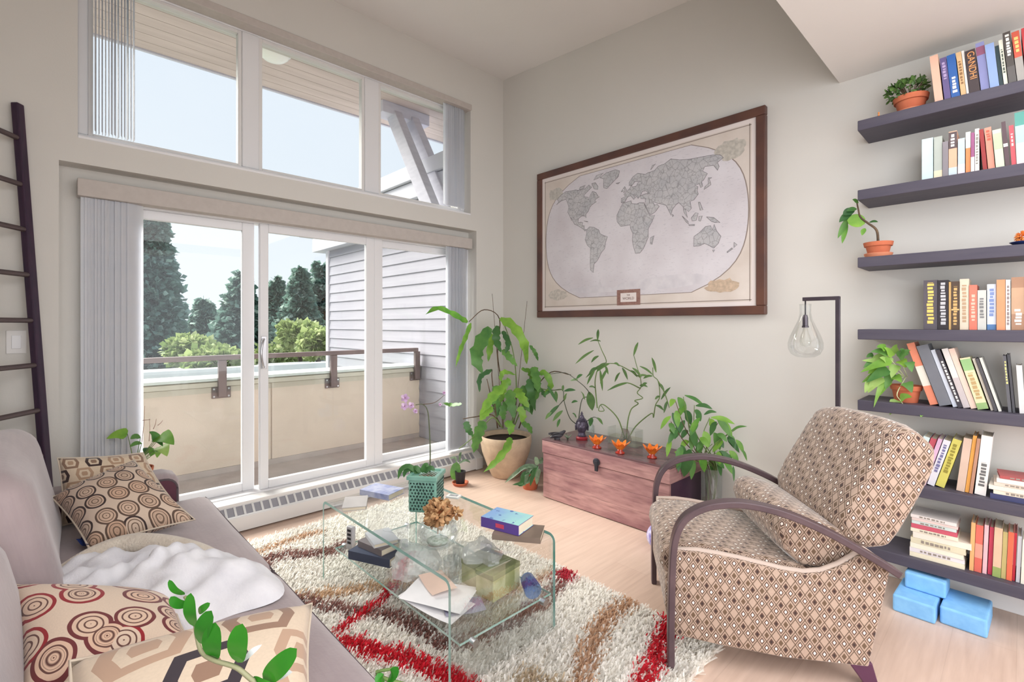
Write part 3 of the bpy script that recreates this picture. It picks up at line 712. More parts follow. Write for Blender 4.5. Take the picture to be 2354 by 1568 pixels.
# ------------------------------------------------------------------ soft shapes
def softbox(w, d, h, r=.05, puff=.0, n=10, noise=0., seed=0):
    """rounded, slightly domed cushion centred on x,y with its bottom at z=0"""
    bm = bmesh.new(); bmesh.ops.create_cube(bm, size=2.0)
    bmesh.ops.subdivide_edges(bm, edges=bm.edges[:], cuts=n, use_grid_fill=True)
    rg = random.Random(seed); ph = [rg.uniform(0, 6) for _ in range(6)]
    for v in bm.verts:
        p = v.co.copy(); s = [w / 2, d / 2, h / 2]
        q = Vector([p[i] * s[i] for i in range(3)]); inn = Vector([max(-(s[i] - r), min(s[i] - r, q[i])) for i in range(3)])
        dlt = q - inn
        if dlt.length > 1e-9: q = inn + dlt.normalized() * r * min(1, max(abs(dlt[i]) / r for i in range(3)))
        k = (1 - p.x ** 2) * (1 - p.y ** 2); q.z += puff * k * (1 if p.z > 0 else -.15) * abs(p.z)
        if noise: q += Vector((sin(9 * q.y + ph[0]), sin(8 * q.x + ph[1]), sin(7 * q.x + ph[2]) * sin(9 * q.y + ph[3]))) * noise
        q.z += h / 2; v.co = q
    me = bpy.data.meshes.new('c'); bm.to_mesh(me); bm.free(); return me
def pillow(corners, thick, n=22, pinch=.06):
    """throw cushion on four corners (u0v0,u1v0,u1v1,u0v1); both faces, UV 0..1"""
    P = [Vector(c) for c in corners]; N = ((P[1] - P[0]).cross(P[3] - P[0])).normalized(); cen = sum(P, Vector()) / 4
    mb_ = MB()
    def base(u, v):
        s, q = 2 * u - 1, 2 * v - 1
        s2 = s * (1 - pinch * (1 - q * q) * abs(s) ** 2); q2 = q * (1 - pinch * (1 - s * s) * abs(q) ** 2)
        a, b_ = (s2 + 1) / 2, (q2 + 1) / 2
        return P[0] * (1 - a) * (1 - b_) + P[1] * a * (1 - b_) + P[2] * a * b_ + P[3] * (1 - a) * b_
    def th(u, v):
        s, q = abs(2 * u - 1), abs(2 * v - 1); return thick / 2 * ((1 - s ** 2.6) * (1 - q ** 2.6)) ** .55
    mb_.grid(lambda u, v: base(u, v) + N * th(u, v), n, n); mb_.grid(lambda u, v: base(u, v) - N * th(u, v), n, n)
    return mb_

# ------------------------------------------------------------------ sofa
def suede():
    m, t, b = newmat('mauve_suede'); co = t.coord('Object')
    f = t.noise(co, 5, 4).clampramp(.3, .7); c = t.mix(f, s2l((176, 161, 162)), s2l((160, 145, 147)))
    f2 = t.noise(t.vscale(co, (2, 30, 2)), 3, 3).clampramp(.45, .75); c = t.mix(f2 * .35, c, s2l((150, 134, 138)))
    t.l.new(c.s, b.inputs['Base Color']); b.inputs['Roughness'].default_value = .9; b.inputs['Sheen Weight'].default_value = .45
    bn = t.new('ShaderNodeBump'); bn.inputs['Strength'].default_value = .12; bn.inputs['Distance'].default_value = .01
    t.l.new(t.noise(co, 60, 4).s, bn.inputs['Height']); t.l.new(bn.outputs[0], b.inputs['Normal']); MATS['suede'] = m
    return m
M_su = suede(); M_pipe = mat('dark_piping', (92, 80, 84), rough=.8); M_maroon = mat('maroon_panel', (96, 52, 66), (82, 42, 56), rough=.6, scale=12)
SF = thing('sofa', 'long mauve-grey suede sofa with loose cushions along the left', 'sofa', (1.6, -3.0, 0))
def sp(x, y, z): return (x - 1.6, y + 3.0, z)
def put(me, name, loc, m, parent, rot=None, smooth=True):
    o = obj(name, me, m, parent, smooth=smooth, fix=False); o.location = loc
    if rot: o.rotation_euler = rot
    return o
put(softbox(2.20, .80, .22, .03), 'base', sp(1.68, -3.06, .07), M_su, SF)
for i, (x0, x1) in enumerate(((.60, 1.615), (1.625, 2.68))):
    c = put(softbox(x1 - x0, .66, .155, .032, puff=.022, n=16, noise=.0015, seed=i), 'seat_cushion', sp((x0 + x1) / 2, -2.91, .295), M_su, SF)
    w2 = (x1 - x0) / 2
    rim = [(-w2 + .001, -.2, .134), (-w2 + .001, .20, .134), (-w2 + .002, .285, .134), (-w2 + .010, .316, .134), (-w2 + .04, .328, .134), (0, .328, .134), (w2 - .04, .328, .134), (w2 - .010, .316, .134), (w2 - .002, .285, .134), (w2 - .001, -.2, .134)]
    obj('piping', MB().tube(bez(rim, 5), .0032, 6), M_pipe, c, smooth=True)
put(softbox(2.16, .16, .60, .06), 'back_frame', sp(1.70, -3.47, .10), M_su, SF)
for i, (x0, x1) in enumerate(((.60, 1.58), (1.60, 2.66))):
    put(softbox(x1 - x0, .19, (.48, .38)[i], .09, puff=.03, n=14, noise=.006, seed=5 + i), 'back_cushion', sp((x0 + x1) / 2, (-3.20, -3.27)[i], .41), M_su, SF, rot=(R(12), 0, 0))
for xx, sgn in ((.495, 1), (2.78, -1)):
    a = put(softbox(.19, .78, .50, .06, n=12), 'arm', sp(xx, -3.075, .075), M_su, SF)
    ip = MB()
    def rrect(y0, y1, z0, z1, r_):
        pts = []
        for cx_, cz_, a0 in ((y1 - r_, z1 - r_, 0), (y0 + r_, z1 - r_, 90), (y0 + r_, z0 + r_, 180), (y1 - r_, z0 + r_, 270)):
            for k in range(6): q = R(a0 + k * 18); pts.append((cx_ + r_ * cos(q), cz_ + r_ * sin(q)))
        return pts
    ip.prism(rrect(-.33, .372, .16, .478, .05), 'x', sgn * .093, sgn * .103); obj('inner_panel', ip, M_maroon, a, bevel=.004)
    edge = [(sgn * .099, y, z) for y, z in rrect(-.33, .372, .16, .478, .05)]; obj('piping', MB().tube(edge + [edge[0]], .006, 6), M_pipe, a, smooth=True)
for x in (.47, 2.80):
    for y in (-3.40, -2.74): obj('leg', MB().lathe([(0, 0), (.022, 0), (.03, .08), (0, .08)], 12, sp(x, y, 0)), M_maroon, SF, auto=40)

# throw cushions
CG = 'throw cushions on the sofa'
def cushion_obj(label, corners, thick, m, pinch=.06):
    base = sum((Vector(c) for c in corners), Vector()) / 4; base.z = min(c[2] for c in corners)
    mb_ = pillow(corners, thick, pinch=pinch).shift(-base)
    t = thing('throw_cushion', label, 'cushion', base, group=CG)
    obj('cover', mb_, m, t, smooth=True, weld=True)
    P = [Vector(c) - base for c in corners]; pts = []
    for i in range(4):
        for k in range(8):
            s = k / 8; p = P[i].lerp(P[(i + 1) % 4], s); q = (P[i] + P[(i + 1) % 4]) / 2; cen = sum(P, Vector()) / 4
            pts.append(p + (cen - q) * pinch * (1 - (2 * s - 1) ** 2))
    obj('seam', MB().tube(pts + [pts[0]], .0035, 6), M_seam, t, smooth=True)
    return t
M_seam = mat('cushion_seam', (206, 192, 174), rough=.9)
M_p1 = pat_hex('brown_geometric_fabric', 4.0, 5.0, ((222, 202, 176), (60, 42, 40), (140, 112, 92), (176, 146, 120)))
M_p2 = pat_rings('brown_circles_fabric', 4.6, (214, 192, 172), ((58, 42, 40), (112, 90, 74), (196, 150, 118), (92, 72, 60)))
M_p3 = pat_rings('red_swirl_fabric', 3.6, (232, 210, 188), ((150, 36, 44), (104, 70, 62), (224, 176, 146), (112, 50, 52)), rnd=.75, freq=3.6)
M_p4 = pat_hex('hexagon_key_fabric', 2.1, 3.0, ((226, 206, 182), (52, 42, 50), (150, 118, 98), (186, 154, 130)))
cushion_obj('brown geometric throw cushion standing behind the circle-patterned one', [(.72, -3.12, .475), (.72, -2.735, .475), (.62, -2.84, .705), (.62, -3.13, .735)], .12, M_p1)
cushion_obj('beige throw cushion with brown circle pattern near the window', [(1.12, -3.052, .495), (1.14, -2.731, .515), (.83, -2.895, .725), (.82, -3.15, .625)], .15, M_p2)
cushion_obj('cream throw cushion with red and brown swirls against the sofa back', [(1.97, -3.20, .50), (1.99, -2.90, .50), (1.72, -2.89, .50), (1.60, -3.24, .62)], .14, M_p3)
cushion_obj('large tan throw cushion with dark hexagon key pattern in front', [(2.58, -3.17, .56), (2.52, -2.80, .53), (2.21, -2.68, .60), (2.20, -3.13, .665)], .15, M_p4)

# knitted / cotton throw heaped on the seat
def throw():
    rg = random.Random(4); t = thing('throw_blanket', 'crumpled white cotton throw heaped on the middle of the sofa', 'blanket', (1.55, -2.93, .462))
    c1, s1 = cos(R(38)), sin(R(38))
    def hgt(x, y):
        q = x * .8 + y * .6 + .05 * sin(9 * y); return .010 * sin(38 * q + 3 * sin(5 * x)) + .008 * sin(26 * y - 14 * x + 1.4 * sin(20 * x)) + .005 * sin(70 * x + 30 * y) + .004 * sin(95 * y - 40 * x)
    def fn(u, v):
        a = 2 * pi * u; r_ = v
        rx, ry = .41 + .025 * sin(3 * a) + .015 * sin(7 * a + 1), .22 + .02 * sin(2 * a + 1) + .015 * sin(5 * a)
        x, y = rx * r_ * cos(a), ry * r_ * sin(a); X_, Y_ = x * c1 - y * s1, x * s1 + y * c1
        env = max(0, 1 - r_ ** 3.0); z = .100 * env ** .8 * (1 + .15 * cos(a)) + hgt(X_, Y_) * (.2 + env)
        return (X_, Y_, max(.004, z) if r_ < .999 else .002)
    m1 = mat('white_cotton', (232, 232, 236), (218, 218, 224), rough=.95, scale=14, bump=.2, bscale=150, sheen=.3)
    obj('cloth', MB().grid(fn, 72, 34, uvs=False), m1, t, smooth=True, weld=True)
    # cream fleece back turned up along the rear edge
    pts = [(-.27, -.24, .01), (-.33, -.13, .035), (-.32, -.03, .05), (-.24, .05, .055), (-.10, .14, .05), (.02, .21, .03)]
    obj('fleece_edge', MB().tube(bez(pts, 8), [.02 + .018 * sin(pi * k / 40) for k in range(41)], 10), mat('cream_fleece', (224, 214, 198), (212, 200, 184), rough=1, scale=30, bump=.5, bscale=120, sheen=.4), t, smooth=True)
throw()
tag(obj('scarf', MB().grid(lambda u, v: (.95 + .16 * u, -3.075 + .09 * v + .01 * sin(9 * u), .468 + .035 * (1 - v) + .01 * sin(14 * u + 3 * v)), 14, 6, uvs=False), mat('navy_cloth', (40, 62, 128), (30, 46, 100), rough=.9, scale=10), smooth=True), 'scrap of navy blue cloth tucked in the sofa crease', 'cloth')

# ------------------------------------------------------------------ framed map
FM = thing('framed_map', 'large framed antique-style world map hanging on the wall', 'map', (1.4275, -.012, 1.99))
hw, hh = .9425, .630
M_fr = mat('walnut_frame', (104, 70, 58), (82, 58, 54), rough=.4, scale=5, stretch=(1, 1, 1))
fw = .055
for nm, a, b in (('top', (-hw, hh - fw), (hw, hh)), ('bot', (-hw, -hh), (hw, -hh + fw)), ('l', (-hw, -hh + fw), (-hw + fw, hh - fw)), ('r', (hw - fw, -hh + fw), (hw, hh - fw))):
    obj('frame_rail', MB().bb((a[0], -.034, a[1]), (b[0], .008, b[1])), M_fr, FM, bevel=.006)
obj('fillet', MB().bb((-hw + fw, -.020, -hh + fw), (hw - fw, -.002, hh - fw)), mat('mat_board', (232, 222, 218), rough=.8), FM)
iw, ih = hw - fw - .028, hh - fw - .028
def paper():
    m, t, b = newmat('map_paper'); x, y, z = t.sep(t.coord('Object'))
    n1 = t.noise(t.coord('Object'), 5, 5); base = t.mix(n1.clampramp(.35, .7), s2l((226, 216, 208)), s2l((212, 200, 190)))
    t.l.new(base.s, b.inputs['Base Color']); b.inputs['Roughness'].default_value = .75; return m
def ocean():
    m, t, b = newmat('map_ocean'); n1 = t.noise(t.coord('Object'), 4, 5)
    n2 = t.noise(t.vscale(t.coord('Object'), (5, 1, 22)), 6, 3).gt(.63)
    base = t.mix(n1.clampramp(.3, .7), s2l((224, 220, 225)), s2l((210, 204, 209))); base = t.mix(n2 * .22, base, s2l((150, 146, 156)))
    t.l.new(base.s, b.inputs['Base Color']); b.inputs['Roughness'].default_value = .75; return m
def landm():
    m, t, b = newmat('map_land'); co = t.coord('Object'); vo = t.new('ShaderNodeTexVoronoi', feature='DISTANCE_TO_EDGE'); vo.inputs['Scale'].default_value = 24
    t.l.new(co, vo.inputs['Vector']); e = E(t, vo.outputs['Distance']).lt(.035)
    n1 = t.noise(co, 9, 5).clampramp(.35, .7); c = t.mix(n1, s2l((200, 198, 200)), s2l((184, 184, 188))); c = t.mix(e * .5, c, s2l((122, 118, 122)))
    n2 = t.noise(co, 70, 2).gt(.60); c = t.mix(n2 * .30, c, s2l((120, 116, 120)))
    t.l.new(c.s, b.inputs['Base Color']); b.inputs['Roughness'].default_value = .75; return m
obj('printed_sheet', MB().bb((-iw, -.0215, -ih), (iw, -.019, ih)), paper(), FM)
obj('border_line', MB().bb((-iw, -.0222, ih - .012), (iw, -.021, ih - .007)).bb((-iw, -.0222, -ih + .007), (iw, -.021, -ih + .012)).bb((-iw + .007, -.0222, -ih), (-iw + .012, -.021, ih)).bb((iw - .012, -.0222, -ih), (iw - .007, -.021, ih)), mat('map_ink', (150, 136, 128), rough=.8), FM)
ow, oh = iw * .985, ih * .93; oc = .02
def robin(lon, lat):
    lon = lon - 8
    if lon < -180: lon += 360
    if lon > 180: lon -= 360
    L = abs(lat) / 90.; k = 1 - .16 * L ** 2 - .32 * L ** 5
    return (lon / 180. * ow * k, oc + lat / 90. * oh * (1 - .08 * (1 - L) * L))
oval = [robin(188 - .001, q) for q in range(-88, 89, 8)] + [robin(-172 + .001, q) for q in range(88, -89, -8)]
def flat(name, poly, m, y0, th=.0006, par=None): return obj(name, MB().prism(poly, 'y', y0 - th, y0), m, par or FM)
def cx(p, s): return [(x * s, (z - oc) * s + oc) for x, z in p]
flat('globe_outline', oval, mat('map_ink', (150, 136, 128)), -.0216); flat('ocean', cx(oval, .992), ocean(), -.0222)
LM = landm(); INK = mat('map_coast', (126, 120, 124), rough=.8)
LAND = {
 'na': [(-166, 66), (-156, 71), (-141, 70), (-128, 70), (-115, 68), (-100, 68), (-94, 72), (-82, 68), (-94, 60), (-92, 57), (-82, 55), (-80, 51), (-78, 58), (-76, 62), (-66, 59), (-60, 54), (-56, 52), (-65, 49), (-61, 46), (-70, 43), (-74, 40), (-76, 35), (-81, 31), (-80, 26), (-83, 29), (-90, 30), (-97, 27), (-97, 21), (-90, 21), (-87, 20), (-88, 16), (-83, 15), (-83, 10), (-78, 9), (-81, 7), (-86, 11), (-95, 16), (-105, 20), (-109, 25), (-114, 31), (-112, 26), (-115, 30), (-118, 34), (-124, 40), (-124, 47), (-131, 54), (-140, 60), (-152, 59), (-160, 55), (-158, 59), (-165, 62)],
 'green': [(-72, 78), (-60, 82), (-35, 83), (-20, 80), (-20, 73), (-30, 68), (-42, 61), (-50, 63), (-54, 69), (-58, 75)],
 'arc1': [(-118, 72), (-105, 73), (-104, 69), (-116, 69)], 'arc2': [(-88, 73), (-78, 73), (-66, 67), (-64, 63), (-74, 65), (-82, 70)], 'arc3': [(-90, 82), (-70, 83), (-76, 78), (-88, 77)],
 'sa': [(-78, 8), (-72, 12), (-62, 10), (-52, 5), (-50, 0), (-44, -3), (-35, -6), (-39, -14), (-41, -22), (-48, -27), (-54, -34), (-58, -38), (-65, -42), (-67, -48), (-70, -54), (-75, -50), (-73, -40), (-71, -28), (-70, -18), (-76, -14), (-81, -5), (-78, 1)],
 'af': [(-6, 36), (10, 37), (11, 33), (20, 31), (25, 32), (33, 31), (37, 22), (43, 12), (51, 12), (46, 4), (40, -4), (40, -15), (35, -24), (32, -29), (26, -34), (18, -34), (14, -24), (12, -16), (13, -7), (9, 0), (8, 5), (-4, 5), (-9, 5), (-16, 12), (-17, 21), (-12, 28)],
 'eu': [(-9, 37), (-9, 43), (-1, 44), (-4, 48), (2, 51), (8, 54), (10, 58), (12, 55), (20, 55), (24, 59), (30, 60), (22, 61), (18, 61), (12, 57), (6, 58), (6, 62), (14, 68), (25, 71), (40, 67), (44, 68), (60, 69), (70, 73), (85, 74), (104, 78), (115, 74), (130, 72), (150, 71), (170, 70), (179, 68), (178, 64), (164, 60), (162, 55), (157, 51), (156, 58), (143, 59), (136, 54), (141, 50), (132, 43), (129, 42), (129, 36), (126, 35), (125, 40), (118, 39), (122, 37), (120, 32), (121, 28), (114, 22), (108, 21), (109, 12), (105, 9), (100, 13), (103, 2), (98, 9), (97, 16), (91, 22), (86, 20), (80, 15), (78, 8), (73, 17), (70, 22), (62, 25), (55, 27), (49, 30), (51, 25), (56, 25), (59, 22), (52, 16), (44, 13), (39, 21), (35, 28), (36, 36), (28, 37), (27, 41), (35, 42), (41, 42), (38, 46), (31, 46), (28, 42), (23, 38), (19, 42), (13, 45), (18, 40), (15, 38), (9, 44), (3, 43), (-2, 37)],
 'au': [(114, -22), (122, -18), (130, -12), (137, -12), (140, -17), (142, -11), (146, -19), (153, -26), (151, -34), (146, -39), (138, -35), (131, -32), (124, -34), (115, -34)],
 'mad': [(44, -16), (50, -14), (47, -25), (44, -24)], 'uk': [(-5, 50), (1, 52), (-3, 58), (-6, 56), (-3, 54)], 'ire': [(-10, 52), (-6, 52), (-7, 55)], 'ice': [(-23, 65), (-14, 65), (-18, 63.5)],
 'jp': [(130, 32), (136, 34), (141, 36), (141, 43), (145, 44), (140, 45), (138, 38), (132, 35)], 'born': [(109, 1), (115, 6), (119, 5), (116, -3), (110, -3)], 'sum': [(95, 5), (104, -3), (105, -6), (101, -3)], 'java': [(105, -7), (114, -7.5), (114, -9), (106, -8)], 'sul': [(120, 1), (125, 1), (122, -5), (120, -4)],
 'ng': [(131, -1), (141, -3), (150, -10), (143, -9), (138, -7)], 'phil': [(120, 18), (122, 18), (126, 8), (122, 8)], 'nz1': [(173, -35), (178, -38), (175, -41)], 'nz2': [(172, -41), (174, -42), (168, -46), (167, -45)], 'tas': [(145, -41), (148, -41), (147, -43.5)], 'sri': [(80, 9), (82, 7), (80, 6)], 'cuba': [(-84, 22), (-75, 20), (-77, 19.8)], 'nova': [(53, 71), (60, 76), (68, 77), (58, 73)],
 'ant': [(-170, -77), (-140, -74), (-100, -73), (-70, -72), (-60, -64), (-62, -74), (-35, -77), (-10, -71), (30, -69), (60, -67), (100, -66), (140, -67), (165, -71), (170, -78), (120, -82), (0, -82), (-120, -82)]}
for k_, pl in LAND.items():
    pts = [robin(a, b) for a, b in pl]; c0 = (sum(p[0] for p in pts) / len(pts), sum(p[1] for p in pts) / len(pts))
    if k_ == 'ant':
        flat('landmass', pts, mat('map_ice', (222, 218, 222), (206, 202, 208), scale=14), -.0229, .0005); continue
    s = 1 + .008 / max(.03, max(abs(p[0] - c0[0]) for p in pts))
    o_ = flat('landmass', pts, LM, -.0233, .0005)
    obj('coastline', MB().tube([(p[0], -.0234, p[1]) for p in pts + [pts[0]]], .0016, 4, cap=False), INK, o_)
crt = flat('cartouche', [(-.115, -.545), (.085, -.545), (.085, -.43), (-.115, -.43)], mat('cartouche_ink', (164, 128, 116), (140, 104, 96), scale=60), -.0233, .001)
flat('cartouche_field', [(-.083, -.522), (.053, -.522), (.053, -.455), (-.083, -.455)], mat('cartouche_field', (236, 226, 222)), -.0244, .0004, crt)
def text(body, size, loc, m, parent, name='lettering'):
    cu = bpy.data.curves.new('t', 'FONT'); cu.body = body; cu.size = size; cu.extrude = .0003; cu.align_x = 'CENTER'; cu.align_y = 'CENTER'
    tmp = bpy.data.objects.new('t', cu); COL.objects.link(tmp); bpy.context.view_layer.update()
    me_ = bpy.data.meshes.new_from_object(tmp.evaluated_get(bpy.context.evaluated_depsgraph_get())); bpy.data.objects.remove(tmp); me_.materials.append(m)
    return place(me_, name, parent, Matrix.Translation(loc) @ Matrix.Rotation(R(90), 4, 'X'))
text('THE', .016, (-.015, -.0251, -.472), mat('title_ink', (120, 84, 78)), crt); text('WORLD', .027, (-.015, -.0251, -.497), mat('title_ink', (120, 84, 78)), crt)
# corner insets
rg = random.Random(5)
for (cx_, cz_, rx, rz, cc) in ((.73, .42, .11, .075, (206, 200, 190)), (-.73, .42, .10, .06, (208, 203, 195)), (.68, -.44, .13, .05, (214, 190, 166)), (-.71, -.44, .12, .05, (216, 208, 198))):
    pts = [(cx_ + rx * cos(a) * rg.uniform(.7, 1), cz_ + rz * sin(a) * rg.uniform(.65, 1)) for a in [2 * pi * k / 22 for k in range(22)]]
    flat('inset_map', pts, mat('inset_%d' % int(cc[0]), cc, tuple(v * .86 for v in cc), scale=44), -.0226, .0006)
# ------------------------------------------------------------------ armchair
AC = thing('armchair', 'lattice-patterned upholstered armchair with bent dark wooden arms', 'armchair', (2.33, -1.215, 0), rotz=atan2(-.813, .583))
M_lat = pat_chair(); M_arm = mat('dark_bentwood', (92, 74, 78), (74, 58, 64), rough=.35, scale=10, stretch=(6, 1, 1))
M_pip = mat('chair_piping', (196, 178, 166), rough=.85)
def bentarm(x):
    P = bez([(0, 0), (0, .2), (.006, .42), (.018, .515), (.05, .583), (.112, .630), (.19, .653), (.28, .657), (.40, .635), (.54, .581), (.68, .505), (.77, .450)][:1] and [Vector((0, b_, z_)) for b_, z_ in [(0, 0), (0, .2), (.006, .42), (.018, .515), (.05, .583), (.112, .630), (.19, .653), (.28, .657), (.40, .635), (.54, .581), (.68, .505), (.77, .450)]], 6)
    mb_ = MB(); n = len(P); w_ = .024; th = .024
    for i, p in enumerate(P):
        t_ = (P[min(i + 1, n - 1)] - P[max(i - 1, 0)]).normalized(); nn = Vector((0, t_.z, -t_.y))
        for sx_, st in ((-w_, 0), (w_, 0), (w_, th), (-w_, th)):
            mb_.v.append(tuple(p + Vector((x + sx_, 0, 0)) + nn * st))
    for i in range(n - 1):
        for j in range(4): mb_.f.append((i * 4 + j, i * 4 + (j + 1) % 4, (i + 1) * 4 + (j + 1) % 4, (i + 1) * 4 + j))
    mb_.f += [(3, 2, 1, 0), tuple((n - 1) * 4 + k for k in range(4))]
    return mb_
def fabric(name, mb_, bevel=.02, seg=3, parent=None, m=None, uvs=True):
    o = obj(name, mb_, m or M_lat, parent or AC, bevel=bevel, seg=seg)
    uvbox(o); o.data.polygons.foreach_set('use_smooth', [True] * len(o.data.polygons)); return o
for s in (1, -1):
    obj('arm', bentarm(s * .322), M_arm, AC, bevel=.004, auto=50)
    top = [(.03, .446), (.11, .444), (.185, .438), (.26, .428), (.336, .415), (.41, .402), (.482, .397), (.54, .408), (.596, .436), (.64, .468), (.675, .497)]
    poly = top + [(.755, .440), (.738, .35), (.721, .263), (.687, .088), (.41, .086), (.185, .105), (.026, .124)]
    sd = fabric('side_panel', MB().prism(poly, 'x', s * .298, s * .255), bevel=.006)
    obj('piping', MB().tube([(s * .279, b_, z_) for b_, z_ in [(.026, .124)] + top + [(.755, .440)]], .011, 8, flat=1.), M_pip, sd, smooth=True)
    # splayed rear leg
    obj('leg', MB().add([(s * .235, .62, .10), (s * .295, .62, .10), (s * .295, .70, .10), (s * .235, .70, .10), (s * .25, .69, 0), (s * .285, .69, 0), (s * .285, .73, 0), (s * .25, .73, 0)], [(0, 1, 2, 3), (7, 6, 5, 4), (0, 4, 5, 1), (1, 5, 6, 2), (2, 6, 7, 3), (3, 7, 4, 0)]), mat('plum_leg', (88, 50, 76), rough=.4), AC, bevel=.004)
fabric('front_rail', MB().prism([(.015, .13), (.0, .20), (.0, .33), (.03, .345), (.08, .34), (.08, .13)], 'x', -.255, .255), bevel=.012)
fabric('seat_cushion', MB().prism([(-.005, .33), (-.02, .37), (-.012, .425), (.03, .452), (.15, .452), (.40, .418), (.60, .385), (.60, .29), (.1, .31)], 'x', -.250, .250), bevel=.022, seg=4)
fabric('seat_base', MB().prism([(.05, .12), (.68, .09), (.72, .27), (.05, .30)], 'x', -.254, .254), bevel=.004)
def sheared(poly, x0, x1, k):
    mb_ = MB(); n = len(poly); N = 6
    for i in range(N + 1):
        x = lerp(x0, x1, i / N); e = 1 - abs(2 * i / N - 1) ** 4
        cb = sum(p[0] for p in poly) / n; cz = sum(p[1] for p in poly) / n; f = .90 + .10 * e
        for b_, z_ in poly: mb_.v.append((x, cb + (b_ - cb) * f + k * x, cz + (z_ - cz) * f))
    for i in range(N):
        for j in range(n): mb_.f.append((i * n + j, i * n + (j + 1) % n, (i + 1) * n + (j + 1) % n, (i + 1) * n + j))
    mb_.f += [tuple(range(n))[::-1], tuple(N * n + j for j in range(n))]
    return mb_
fabric('lumbar_cushion', sheared([(.46, .392), (.40, .45), (.375, .53), (.39, .585), (.44, .60), (.52, .58), (.62, .54), (.68, .47), (.64, .41), (.55, .385)], -.248, .248, .10), bevel=.02, seg=3)
bc = fabric('back_cushion', sheared([(.585, .50), (.578, .58), (.615, .67), (.665, .76), (.715, .85), (.755, .915), (.80, .945), (.85, .93), (.905, .875), (.90, .79), (.84, .66), (.78, .54), (.74, .48), (.66, .465)], -.258, .258, .13), bevel=.022, seg=4)
# ------------------------------------------------------------------ rug
def unz(px, py, z):
    k = (px - 1177) / 1121.; D = 1121. * (1.3 - z) / (py - 746); return (3.44 + D * (-.7242 + .6896 * k), -3.16 + D * (.6896 + .7242 * k))
RX0, RX1, RY0, RY1 = .30, 2.60, -2.72, -1.22
STROKES = [  # picture points along each swoosh, half width (m), colour
 ([(560, 1330), (610, 1285), (650, 1275), (760, 1268), (790, 1250)], .055, (164, 124, 116)),
 ([(590, 1268), (640, 1250), (700, 1228), (730, 1222)], .035, (222, 190, 162)),
 ([(660, 1375), (740, 1362), (820, 1352), (890, 1345), (940, 1340)], .04, (226, 196, 164)),
 ([(680, 1375), (740, 1392), (810, 1400), (870, 1405), (930, 1425), (980, 1455), (1020, 1478), (1070, 1472), (1130, 1448), (1190, 1418), (1240, 1385), (1275, 1345), (1300, 1315)], .040, (164, 120, 112)),
 ([(770, 1448), (810, 1420), (850, 1390), (885, 1365), (905, 1340), (918, 1310), (928, 1285), (935, 1270)], .022, (226, 44, 62)),
 ([(795, 1475), (850, 1492), (920, 1508), (990, 1535), (1060, 1575), (1110, 1620)], .045, (224, 44, 62)),
 ([(1295, 1325), (1312, 1305), (1330, 1296)], .045, (200, 58, 76)),
 ([(1535, 1420), (1520, 1470), (1500, 1520), (1475, 1560), (1450, 1600)], .035, (222, 48, 64)),
 ([(1470, 1375), (1430, 1390), (1395, 1415), (1365, 1455), (1345, 1505), (1335, 1555), (1335, 1610)], .045, (214, 178, 148)),
 ([(1130, 1395), (1200, 1350), (1260, 1312)], .03, (226, 206, 184)),
 ([(1210, 1560), (1260, 1580)], .06, (214, 196, 170))]
RG = thing('rug', 'cream shag rug with red, brown and tan swooshes under the glass table', 'rug', ((RX0 + RX1) / 2, (RY0 + RY1) / 2, 0))
rc = Vector(((RX0 + RX1) / 2, (RY0 + RY1) / 2, 0))
obj('backing', MB().bb((RX0 - rc.x, RY0 - rc.y, .001), (RX1 - rc.x, RY1 - rc.y, .012)), mat('rug_backing', (214, 204, 188), rough=1), RG)
